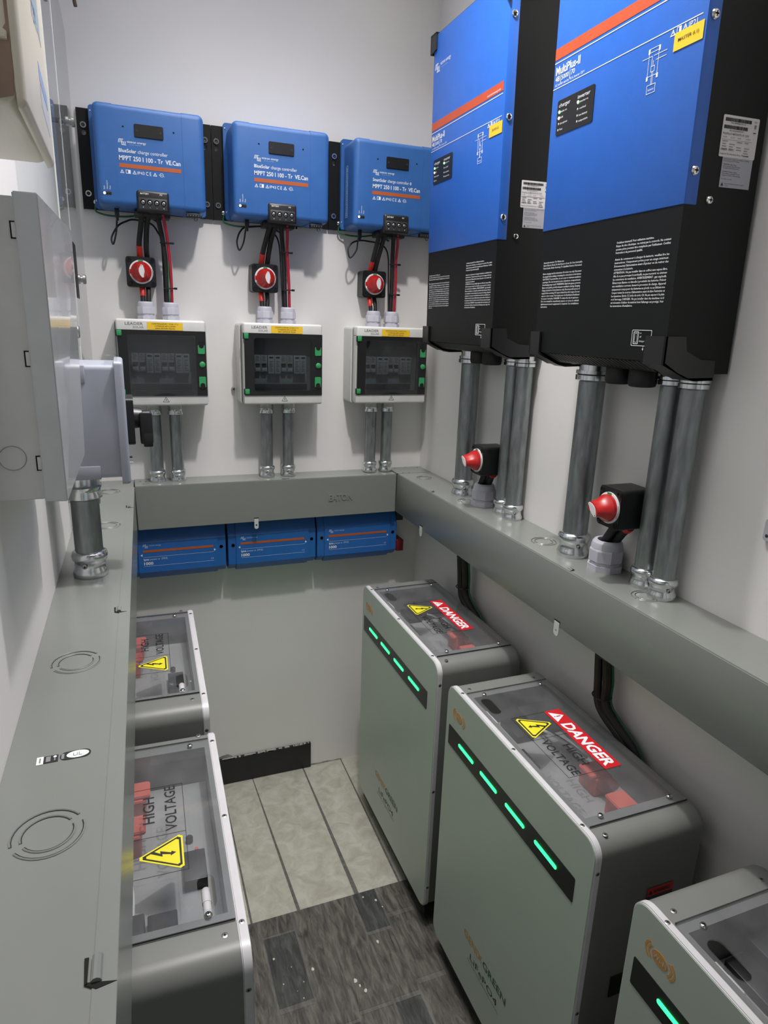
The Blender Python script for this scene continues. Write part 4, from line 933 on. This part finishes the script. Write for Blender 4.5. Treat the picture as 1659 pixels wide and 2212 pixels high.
    for yy_, xx in ((.1680, 0), (.2300, 1)):
        mb = MB(); mb.lathe([(.0235, 0), (.0245, -.003), (.0245, -.024), (.0225, -.030), (.019, -.031), (.0001, -.030)], (yy_, .078, -.0185), BLKR, 'z', 28); mb.build('cable_grommet', t)
    return t
inverter(-.3125, 0, 'SLAVE (L2)', 'blue inverter farther down the right wall, yellow sticker reading SLAVE (L2)')
inverter(-.8426, -.0035, 'MASTER (L1)', 'blue inverter nearer the camera, yellow sticker reading MASTER (L1)')
# cables from right wall switches into the glands
for y, n_ in ((-1.0530, 'nearer'), (-.5395, 'farther')):
    gy = -1.0100 if n_ == 'nearer' else -.5060; zb = 1.2045 if n_ == 'nearer' else 1.1945
    cable([(.872, y + .012, zb), (.874, (y + gy) / 2 + .006, 1.185), (.873, gy + .004, 1.152)], .0090, BLKR, 'black cable on the left between the %s right wall switch and its gland' % n_, group='short cables below the right wall switches')
    P = [(.880, y - .012, zb), (.886, (y + gy) / 2 - .010, 1.185), (.888, gy - .006, 1.152)]
    a = smoothpath(P, 6)
    cable(P, .0090, BLKR, 'black cable with red tape between the %s right wall switch and its gland' % n_, group='short cables below the right wall switches', tape=[([tuple(p) for p in a[:4]], REDT)])

# ------------------------------------------------------------------ lithium battery cabinets
def battery(loc, rotz, H, label, dec=(0, 0), W=.533, warn=None):
    t = thing('battery_cabinet', label, 'battery', loc, (0, 0, rotz), 'floor standing lithium battery cabinets')
    R = .030; Z0 = .062; DB = .2330; T = .0125
    prof = rrect(0, Z0, W, H, R, 8)
    mb = MB(); mb.prism(prof, .0, T, RIM, 'y', bev=.0015); mb.build('front_rim', t)
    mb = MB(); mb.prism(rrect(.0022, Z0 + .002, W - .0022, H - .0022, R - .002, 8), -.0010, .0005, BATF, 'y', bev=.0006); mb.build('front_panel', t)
    # case with an open well in its top
    wx0, wx1, wy0, wy1, wz = .078, W - .062, .022, .208, H - .078
    i = .0016
    p2 = rrect(i, Z0 + i, W - i, H - i, R, 8)
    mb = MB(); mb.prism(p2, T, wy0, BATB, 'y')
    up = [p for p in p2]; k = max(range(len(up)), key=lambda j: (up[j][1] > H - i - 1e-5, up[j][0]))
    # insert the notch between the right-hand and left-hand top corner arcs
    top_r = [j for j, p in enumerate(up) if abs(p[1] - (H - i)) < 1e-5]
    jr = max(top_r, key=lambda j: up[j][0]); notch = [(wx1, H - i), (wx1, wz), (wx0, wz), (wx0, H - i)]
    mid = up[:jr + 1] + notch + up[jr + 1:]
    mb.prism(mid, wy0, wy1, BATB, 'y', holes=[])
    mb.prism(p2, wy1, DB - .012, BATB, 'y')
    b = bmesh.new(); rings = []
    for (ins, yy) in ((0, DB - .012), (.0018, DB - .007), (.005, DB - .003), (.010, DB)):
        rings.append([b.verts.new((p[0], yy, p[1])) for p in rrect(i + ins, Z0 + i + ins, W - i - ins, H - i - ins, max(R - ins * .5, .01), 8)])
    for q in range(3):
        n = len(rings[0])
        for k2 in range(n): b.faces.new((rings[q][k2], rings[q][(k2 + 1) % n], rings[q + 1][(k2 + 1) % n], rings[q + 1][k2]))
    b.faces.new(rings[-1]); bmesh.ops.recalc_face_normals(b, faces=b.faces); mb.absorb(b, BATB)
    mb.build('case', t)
    mb = MB(); mb.box((.02, .012, .022), (W - .02, DB - .02, Z0 + .004), BLKM, .002); mb.build('base_plinth', t)
    for cx in (.05, W - .05):
        for cy in (.04, DB - .04):
            mb = MB(); mb.lathe([(.0145, -.009), (.0160, -.006), (.0160, .006), (.0145, .009)], (cx, cy, .0160), BLKR, 'x', 20); mb.box((cx - .012, cy - .008, .016), (cx + .012, cy + .008, .024), STEEL); mb.build('caster', t)
    # terminals and electronics in the well
    mb = MB(); mb.box((wx0 + .001, wy0 + .001, wz - .0005), (wx1 - .001, wy1 - .001, wz + .0015), mat('well_floor_grey', (.33, .33, .32), .5)); mb.build('well_floor', t)
    for k2, (cx, cy) in enumerate(((W - .200, .158), (W - .112, .150))):
        mb = MB(); mb.prism(rrect(cx - .026, cy - .020, cx + .026, cy + .020, .006), wz + .001, wz + .040, REDB, 'z', bev=.0015)
        mb.prism(rrect(cx - .020, cy - .028, cx + .022, cy + .012, .005), wz + .038, wz + .0455, REDB, 'z', bev=.0015)
        mb.lathe([(.008, 0), (.008, .018)], (cx + .025, cy + .014, wz + .030), REDB, 'x', 16)
        mb.build('red_terminal_cap', t)
    mb = MB()
    mb.box((wx0 + .004, wy1 - .075, wz + .001), (wx0 + .075, wy1 - .004, wz + .035), DGREY, .002); mb.build('relay_block', t); mb = MB(); mb.box((wx0 + .012, wy1 - .12, wz + .001), (wx0 + .085, wy1 - .078, wz + .018), BLK, .002)
    mb.build('fuse_block', t); mb = MB(); mb.box((.205, .040, wz + .001), (.268, .075, wz + .022), DGREY, .0015); mb.build('control_board', t)
    mb = MB(); mb.lathe([(.006, 0), (.006, .01), (.004, .012)], (W - .215, .062, wz + .001), BLK, 'z', 14); mb.build('black_button', t); mb = MB(); mb.lathe([(.003, 0), (.003, .008)], (.285, .052, wz + .001), REDB, 'z', 10)
    mb.build('red_indicator', t)
    mb = MB(); mb.tube([(.155, .150, wz + .02), (.20, .150, wz + .034), (.245, .165, wz + .03), (.27, .185, wz + .01)], .0030, LABEL, 8); mb.tube([(.155, .158, wz + .02), (.20, .160, wz + .030), (.24, .175, wz + .026), (.26, .195, wz + .01)], .0030, BLKR, 8)
    mb.build('internal_wire', t)
    mb = MB(); a0 = (.112 + dec[0] * .3, .037 + dec[1] * .8, wz + .052)
    mb.lathe([(.0062, 0), (.0062, .020), (.0068, .020), (.0068, .044), (.0055, .046), (.0001, .046)], a0, RIM, 'x', 18); o = mb.build('white_plug', t)
    mb = MB(); mb.box((a0[0] - .002, a0[1] - .003, wz + .0), (a0[0] + .006, a0[1] + .003, wz + .046), DGREY); mb.build('plug_post', t)
    # clear cover
    cx0, cx1, cy0, cy1 = .0620, W - .0400, T + .0015, .2200
    hx, hy = .098 + dec[0] * .4, .0270 + dec[1] * .6; hole = rrect(hx, hy, hx + .062, hy + .0245, .0122, 6)
    mb = MB(); mb.prism(rrect(cx0, cy0, cx1, cy1, .003, 3), H - .0002, H + .0024, ACR2, 'z', [hole]); cc = mb.build('clear_cover', t)
    for (a, b_) in (((cx0, cy0), (cx0, cy1)), ((cx1, cy0), (cx1, cy1))):
        mb = MB(); mb.box((a[0] - .0005, a[1], H - .0003), (a[0] + .0005, b_[1], H + .0026), DGREY); mb.build('cover_edge', cc)
    for (cx, cy) in ((cx0 + .016, .048), (cx0 + .016, .195), (cx1 - .016, .048), (cx1 - .016, .195)):
        mb = MB(); screw(mb, (cx, cy, H + .0024), .0050, 'z', CHROME, 1, .003); mb.build('cover_screw', cc)
    sc_ = [((cx, cy, H - .0016), .0045, 'z', 1) for (cx, cy) in ((.0430, .030), (W - .0210, .030), (.0430, .200))]
    sc_ += [((cx, T * .5, H - .0002), .0040, 'z', 1) for cx in (.0560, W * .505, W - .0490)]
    sc_ += [((W - .0002, T * .5, z), .0040, 'x', 1) for z in (H - .054, H * .55, .136)] + [((.0002, T * .5, z), .0040, 'x', -1) for z in (H - .054, H * .55, .136)]
    for c_, r_, ax_, sg_ in sc_:
        mb = MB(); screw(mb, c_, r_, ax_, STEEL, sg_, .0008); mb.build('case_screw', t)
    # warning decal lying on the clear cover
    Mt = Matrix.Translation((dec[0], dec[1], H + .0026)) @ Matrix.Rotation(-PI / 2, 4, 'X')
    y = -.0004; sx0, sx1, sz0, sz1 = .1940, .3920, .0550, .1730
    mb = MB(); l = .0008
    for (a, b_, c, d) in ((sx0, sz0, sx1, sz0 + l), (sx0, sz0, sx0 + l, sz1 - .037), (sx1 - l, sz0, sx1, sz1 - .037), (.2740, sz0, .2740 + l, sz1 - .037)): mb.quad(a, b_, c, d, KPRINT, y, M=Mt)
    mb.text('HIGH', .3370, .1020, .0175, KPRINT, y, wd=.0640, bold=.02, anchor='c', M=Mt); mb.text('VOLTAGE', .3350, .0680, .0175, KPRINT, y, wd=.1080, bold=.02, anchor='c', M=Mt)
    mb.build('warning_decal', cc)
    mb = MB(); mb.quad(sx0, sz1 - .0375, sx1, sz1, REDD, y, M=Mt)
    mb.text('DANGER', .3145, .1425, .0235, WPRINT, y - .0004, wd=.1420, bold=.05, anchor='c', shear=.15, M=Mt)
    tr = [(.2000, .1415), (.2360, .1415), (.2180, .1680)]; mb.flat(tr, WPRINT, y - .0004, M=Mt); mb.quad(.2167, .1500, .2193, .1600, REDD, y - .0008, M=Mt); mb.quad(.2167, .1450, .2193, .1475, REDD, y - .0008, M=Mt)
    o = mb.build('danger_decal', cc); o['label'] = 'red band reading DANGER'
    mb = MB(); cx = .2335
    def rt(a, zb, zt, r): 
        P = [(cx - a, zb), (cx + a, zb), (cx, zt)]; out = []
        for k3 in range(3):
            p0, p1, p2_ = Vector(P[k3 - 1]), Vector(P[k3]), Vector(P[(k3 + 1) % 3]); u = (p0 - p1).normalized(); v = (p2_ - p1).normalized()
            for s3 in (0, .5, 1):
                q3 = p1 + u * r * (1 - s3) + v * r * s3 - (u + v).normalized() * (r * .12 if s3 == .5 else 0) * -1; out.append((q3.x, q3.y))
        return out
    mb.flat(rt(.0375, .0610, .1300, .006), YELW, y, M=Mt); mb.flat(rt(.0330, .0638, .1245, .005), KPRINT, y - .0003, [rt(.0285, .0668, .1185, .004)], M=Mt)
    mb.flat([(.2390, .1080), (.2290, .0915), (.2342, .0918), (.2306, .0795), (.2275, .0800), (.2325, .0720), (.2365, .0785), (.2335, .0790), (.2405, .0948), (.2350, .0945), (.2435, .1060)], KPRINT, y - .0005, M=Mt)
    o = mb.build('high_voltage_triangle', cc); o['label'] = 'yellow triangle with a black bolt'
    # front panel: light strip and lettering
    yf = -.0014
    mb = MB(); mb.prism(rrect(.0178, H - .1485, .4900, H - .0985, .003), -.0018, -.0005, BLK, 'y'); ls = mb.build('light_strip', t)
    for xa in (.0690, .1680, .2700, .3730):
        mb = MB(); mb.prism(rrect(xa, H - .1255, xa + .0680, H - .1175, .0038, 5), -.0026, -.0010, LED_G, 'y'); o = mb.build('light_bar', ls); o['label'] = 'glowing green light bar'
    mb = MB(); cx, cz = .0610, H - .0590
    mb.flat(circ(cx, cz, .0150, 24, .0110), ORP, yf); mb.text('Wi-Fi', cx, cz - .0040, .0085, BATF, yf - .0004, wd=.0250, bold=.03, anchor='c')
    for s_ in (-1, 1):
        for r_ in (.0200, .0260):
            pts = [(cx + s_ * (r_ + dr) * math.cos(a), cz + (r_ + dr) * .72 * math.sin(a)) for dr, rng in ((0, (-.75, -.4, 0, .4, .75)), (.0032, (.75, .4, 0, -.4, -.75))) for a in rng]
            mb.flat(pts, ORP, yf)
    mb.build('wireless_emblem', t)
    mb = MB(); mb.text('GENIX', .1560, .2110, .0185, ORP, yf, wd=.0840, bold=.02); mb.text('GREEN', .2430, .2110, .0185, GRNP, yf, wd=.0950, bold=.02)
    mb.build('brand_lettering', t); mb = MB()
    mb.text('LiFePO4', .1900, .1720, .0170, GPRINT if False else KPRINT, yf, wd=.1180); mb.text('POWER FOR BETTER LIVING', .1800, .1600, .0055, GPRINT, yf, wd=.1350)
    mb.build('chemistry_lettering', t)
    # side markings (local +x side)
    Ms = Matrix.Translation((W - .0002, 0, 0)) @ Matrix.Rotation(PI / 2, 4, 'Z')
    mb = MB(); mb.quad(.120, H - .138, .176, H - .122, ORW if warn == 'o' else REDD, -.0006, M=Ms); mb.text('WARNING', .150, H - .1335, .0075, KPRINT, -.0010, wd=.036, bold=.04, anchor='c', M=Ms)
    mb.flat([(.1225, H - .1345), (.1315, H - .1345), (.1270, H - .1255)], KPRINT, -.0010, M=Ms)
    mb.quad(.120, H - .205, .176, H - .138, DGREY, -.0006, M=Ms)
    mb.flat(circ(.148, H - .171, .022), GPRINT, -.0010, [circ(.148, H - .171, .0185)], M=Ms); mb.flat([(.1345, H - .1560), (.1370, H - .1540), (.1615, H - .1860), (.1590, H - .1880)], GPRINT, -.0012, M=Ms)
    mb.build('warning_label', t)
    mb = MB(); mb.box((W - .004, .070, H - .34), (W + .0004, .165, H - .295), VOID); mb.build('carry_recess', t)
    return t
battery((.6472, -.2215, 0), -PI / 2, .7885, 'right row battery farthest away, DANGER decal readable, in the back corner', W=.5405, warn='o')
battery((.6472, -.8170, 0), -PI / 2, .7775, 'large battery in the middle of the right row, DANGER decal on top', (-.015, 0), W=.5300)
battery((.6462, -1.4330, 0), -PI / 2, .7740, 'battery cut off by the lower right edge of the photo', W=.5300)
LW = math.radians(90 - 1.63)
battery((.1160, -.7740, 0), LW, .7880, 'left row battery farther from the camera, half hidden under the left wireway', (-.024, .0130), W=.5260)
battery((.1025, -1.3520, 0), LW, .7760, 'left row battery nearer the camera, half hidden under the left wireway', (-.027, .0125), W=.5260)

# cable bundles dropping from the right wireway to the batteries
for (x, y, n_, ye) in ((.868, -.4300, 'far', -.48), (.872, -1.0450, 'middle', -1.11)):
    t = thing('battery_cable_bundle', 'black cable bundle dropping from the right wireway behind the %s battery of the right row' % n_, 'cable', (x, y, ZB), group='cable bundles behind the right batteries')
    for k, (dx, dy, r, m_) in enumerate(((0, .008, .0085, BLKR), (.004, -.010, .0085, BLKR), (.014, -.001, .0075, BLKR), (.016, -.013, .0035, GRNC))):
        sg = 1 if k % 2 == 0 else -1
        mb = MB(); mb.tube([(x + dx, y + dy, ZB + .005), (x + dx, y + dy, .93), (x + dx + .004, y + dy * 1.2 - .004, .87), (x + dx + .006, y + dy - .008, .82), (x + dx + .008, (y + ye) / 2 + dy * (2.5 if k == 0 else 1) - .01, .795), (x + dx + .012 if k < 3 else .895, ye + dy * 1.5 - .03, .765), (.898, ye - .05 + dy, .70), (.900, ye - .05 + dy, .55)], r, m_, 10); mb.build('cable', t, True)
    mb = MB()
    for z in (.925, .835):
        P = [(x + .007 + .0185 * math.cos(a), y - .003 + .0205 * math.sin(a) - (.006 if z < .9 else 0), z) for a in [2 * PI * q / 18 for q in range(19)]]
        mb.tube(P, .0016, BLK, 6, 1)
    mb.build('cable_tie', t, True)

# ------------------------------------------------------------------ left wall equipment
# clear acrylic panels on stand-offs
def acrylic(y0, y1, z0, z1, label, screws):
    t = thing('acrylic_panel', label, 'clear panel', (-.0785, (y0 + y1) / 2, z0), group='clear acrylic panels on the left wall')
    mb = MB(); mb.box((-.0805, y0, z0), (-.0785, y1, z1), ACR); mb.build('sheet', t, True)
    mb = MB(); mb.box((-.0806, y0 - .0012, z0), (-.0784, y0, z1), ACREDGE); mb.build('polished_edge', t, True)
    for (y, z) in screws:
        mb = MB(); mb.lathe([(.007, 0), (.007, .003), (.0105, .003), (.0105, .0085), (.009, .010), (.0001, .010)], (-.0785, y, z), STEEL, 'x', 20)
        mb.lathe([(.006, 0), (.006, -(-.0805 - lwx(y)) - .001)][:2], (-.0805, y, z), STEEL, 'x', 12) if False else mb.box((lwx(y), y - .005, z - .005), (-.0805, y + .005, z + .005), STEEL, .002)
        mb.build('standoff', t, True)
    return t
acrylic(-.762, -.518, 1.500, 2.215, 'clear acrylic panel on the left wall, above the rotary isolator', [(-.70, 1.53)])
acrylic(-.510, -.012, 1.125, 2.215, 'tall clear acrylic panel on the left wall, reaching the back corner', [(-.140, 1.990), (-.235, 1.639), (-.483, 1.170)])
mb = MB(); mb.box((-.0784, -.485, 1.592), (-.0776, -.405, 1.698), BLKM); tag(mb.build('black_sticker'), 'torn black sticker on the tall clear panel of the left wall', 'sticker')

# breaker panel
t = thing('breaker_panel', 'grey metal breaker panel on the left wall at the frame edge', 'electrical panel', (lwx(-1.07), -1.07, 1.355))
yn, yfr = -1.2100, -.925
def bx(y): return -.0660 + (y - yfr) * (.0040 / .285)  # slight taper with the wall
mb = MB(); mb.prism([(lwx(yn), yn + .003), (-.0935, yn + .003), (-.0895, yfr - .003), (lwx(yfr), yfr - .003)], 1.357, 1.672, PANG, 'z', bev=.001); mb.build('box', t, True)
mb = MB(); b = bmesh.new()
q = [(-.0935, yn, 1.3545), (-.0700, yn, 1.3535), (-.0636, -.945, 1.3575), (-.0890, -.945, 1.3575), (-.0935, yn, 1.6765), (-.0700, yn, 1.6765), (-.0566, -.909, 1.6745), (-.0860, -.909, 1.6745)]
v = [b.verts.new(p) for p in q]
for f in ((0, 1, 5, 4), (1, 2, 6, 5), (2, 3, 7, 6), (3, 0, 4, 7), (0, 3, 2, 1), (4, 5, 6, 7)): b.faces.new([v[k] for k in f])
bmesh.ops.recalc_face_normals(b, faces=b.faces); bmesh.ops.bevel(b, geom=b.edges[:], offset=.0012, segments=2, affect='EDGES'); mb.absorb(b, PANF); mb.build('cover', t, True)
for z in (1.640, 1.512, 1.3985):
    mb = MB(); mb.box((-.0985, yn + .0022, z - .0085), (-.0935, yn + .0035, z + .0085), VOID); mb.box((-.0970, yn + .0010, z - .0072), (-.0925, yn + .0028, z + .0072), PANG, .0005); mb.build('cover_clip', t, True)
mb = MB(); P = [(-.121 + .0135 * math.cos(a), yn + .0028, 1.405 + .0135 * math.sin(a)) for a in [PI * 2 * k / 24 for k in range(25)]]; mb.tube(P, .0004, GPRINT, 6, 1); mb.build('knockout', t, True)

# rotary isolator
t = thing('rotary_isolator', 'pale grey plastic isolator with black rotary handle on the left wall', 'isolator switch', (lwx(-.75), -.75, 1.290))
y0, y1 = -.832, -.690
mb = MB(); mb.box((lwx(-.75) - .002, y0 + .003, 1.2925), (-.0150, y1 - .003, 1.4820), ISOG, .009, 4, lambda c, d: abs(d.x) > 1e-4)
mb.box((-.098, y0 + .0005, 1.452), (-.060, y0 + .006, 1.4815), ISOG, .003)
mb.box((-.11, y0 + .0015, 1.2915), (-.048, y0 + .02, 1.3150), mat('isolator_gland_pad', (.30, .32, .36), .4), .002)  # gland pad, a darker grey than the body
mb.build('body', t, True)
mb = MB(); mb.box((-.0155, y0 - .003, 1.2820), (-.0015, y1 + .003, 1.4875), ISOG, .0055, 4, lambda c, d: abs(d.x) > 1e-4 or c.x > -.003); mb.build('lid', t, True)
mb = MB(); mb.box((-.0300, y0 + .010, 1.480), (-.0100, y0 + .045, 1.4960), ACR2, .002); mb.build('lid_clip', t, True)
mb = MB(); mb.prism(rrect(-.792, 1.3420, -.718, 1.4230, .006), -.0018, .0105, BLK, 'x', bev=.001); hp = mb.build('handle_plate', t, True)
mb = MB(); mb.lathe([(.0190, 0), (.0175, .010), (.0165, .014)], (.0100, -.755, 1.3850), BLK, 'x', 24)
mb.box((.0190, -.776, 1.3400), (.0410, -.734, 1.3960), BLK, .003); mb.box((.0240, -.7765, 1.3350), (.0400, -.740, 1.3600), BLK, .002)
mb.box((.0250, -.770, 1.3958), (.0370, -.7675, 1.3966), LABEL); mb.build('rotary_handle', hp, True)
mb = MB(); mb.lathe([(.002, 0), (.002, .006)], (-.0018, -.80, 1.3130), FIT, 'x', 10); mb.lathe([(.0018, 0), (.0018, .005)], (-.0018, -.80, 1.3230), BLK, 'x', 10); mb.build('lid_screw', t, True)

# aged cream enclosure
t = thing('cream_enclosure', 'aged cream plastic enclosure with brown stains at the upper left', 'enclosure', (lwx(-1.1), -1.095, 1.75))
yn, yfr = -1.2400, -.9480
mb = MB(); mb.box((lwx(-1.1) - .002, yn, 1.7480), (-.0745, yfr, 2.15), CREAM, .018, 6, lambda c, d: (abs(d.y) > 1e-4 and c.z < 1.76 and c.x > -.1) or (abs(c.z - 1.748) < .001 and abs(d.x) > 1e-4)); mb.build('body', t, True)
mb = MB(); mb.box((-.0765, yn - .001, 1.7450), (-.0680, yfr + .004, 2.152), CREAM, .008, 5, lambda c, d: abs(d.x) > 1e-4 or c.x > -.072); mb.build('lid', t, True)
mb = MB()
st = [(-.120, 1.752), (-.092, 1.750), (-.0785, 1.754), (-.0765, 1.775), (-.0772, 1.792), (-.0760, 1.806), (-.0752, 1.835), (-.0755, 2.14), (-.0800, 2.14), (-.0795, 1.812), (-.0835, 1.806), (-.120, 1.800)]
mb.prism(st, yn - .0006, yn + .0004, STAIN, 'y'); mb.build('brown_stain', t, True)
mb = MB(); mb.prism([(-.120, 1.8065), (-.0815, 1.8065), (-.0790, 1.8045), (-.0795, 1.7985), (-.12, 1.7985)], yn - .006, yn + .001, CREAM, 'y', bev=.001); mb.build('ledge', t, True)
mb = MB()
Mf = Matrix.Translation((-.0677, 0, 0)) @ Matrix.Rotation(PI / 2, 4, 'Z')
LBL = mat('faded_blue_label', (.20, .30, .50), .4); GRL = mat('faded_teal_label', (.25, .33, .36), .4)
mb.flat([(-1.07, 1.790), (-.985, 1.775), (-.985, 1.800), (-1.07, 1.812)], LABEL2, 0, M=Mf); mb.flat([(-1.07, 1.816), (-.985, 1.805), (-.985, 1.822), (-1.07, 1.835)], LBL, 0, M=Mf)
mb.flat([(-1.13, 1.90), (-1.00, 1.87), (-1.01, 1.93), (-1.12, 1.95)], GRL, 0, M=Mf); mb.text('TOR', -1.10, 1.872, .02, LBL, -.0003, bold=.03, M=Mf); mb.flat([(-1.09, 1.96), (-1.05, 1.93), (-1.04, 1.94), (-1.06, 1.99)], GRL, 0, M=Mf)
mb.build('faded_label', t, True)

# small items
mb = MB(); mb.tube([(-.050, -.1, 2.30), (-.0495, -.1, 2.255), (-.0475, -.1, 2.239)], .0042, mat('brown_cable_end', (.08, .06, .05), .6), 10); tag(mb.build('cable_end'), 'brown cable end hanging at the top left edge of the photo', 'cable')
mb = MB(); mb.box((.9125, -1.338, 1.2560), (.9184, -1.3165, 1.2900), LABEL2, .004, 3, lambda c, d: abs(d.x) > 1e-4); mb.lathe([(.0028, 0), (.0001, -.001)], (.9122, -1.3230, 1.2640), DGREY, 'x', 10); tag(mb.build('wall_bracket'), 'small metal plate on the right wall at the photo edge', 'bracket')
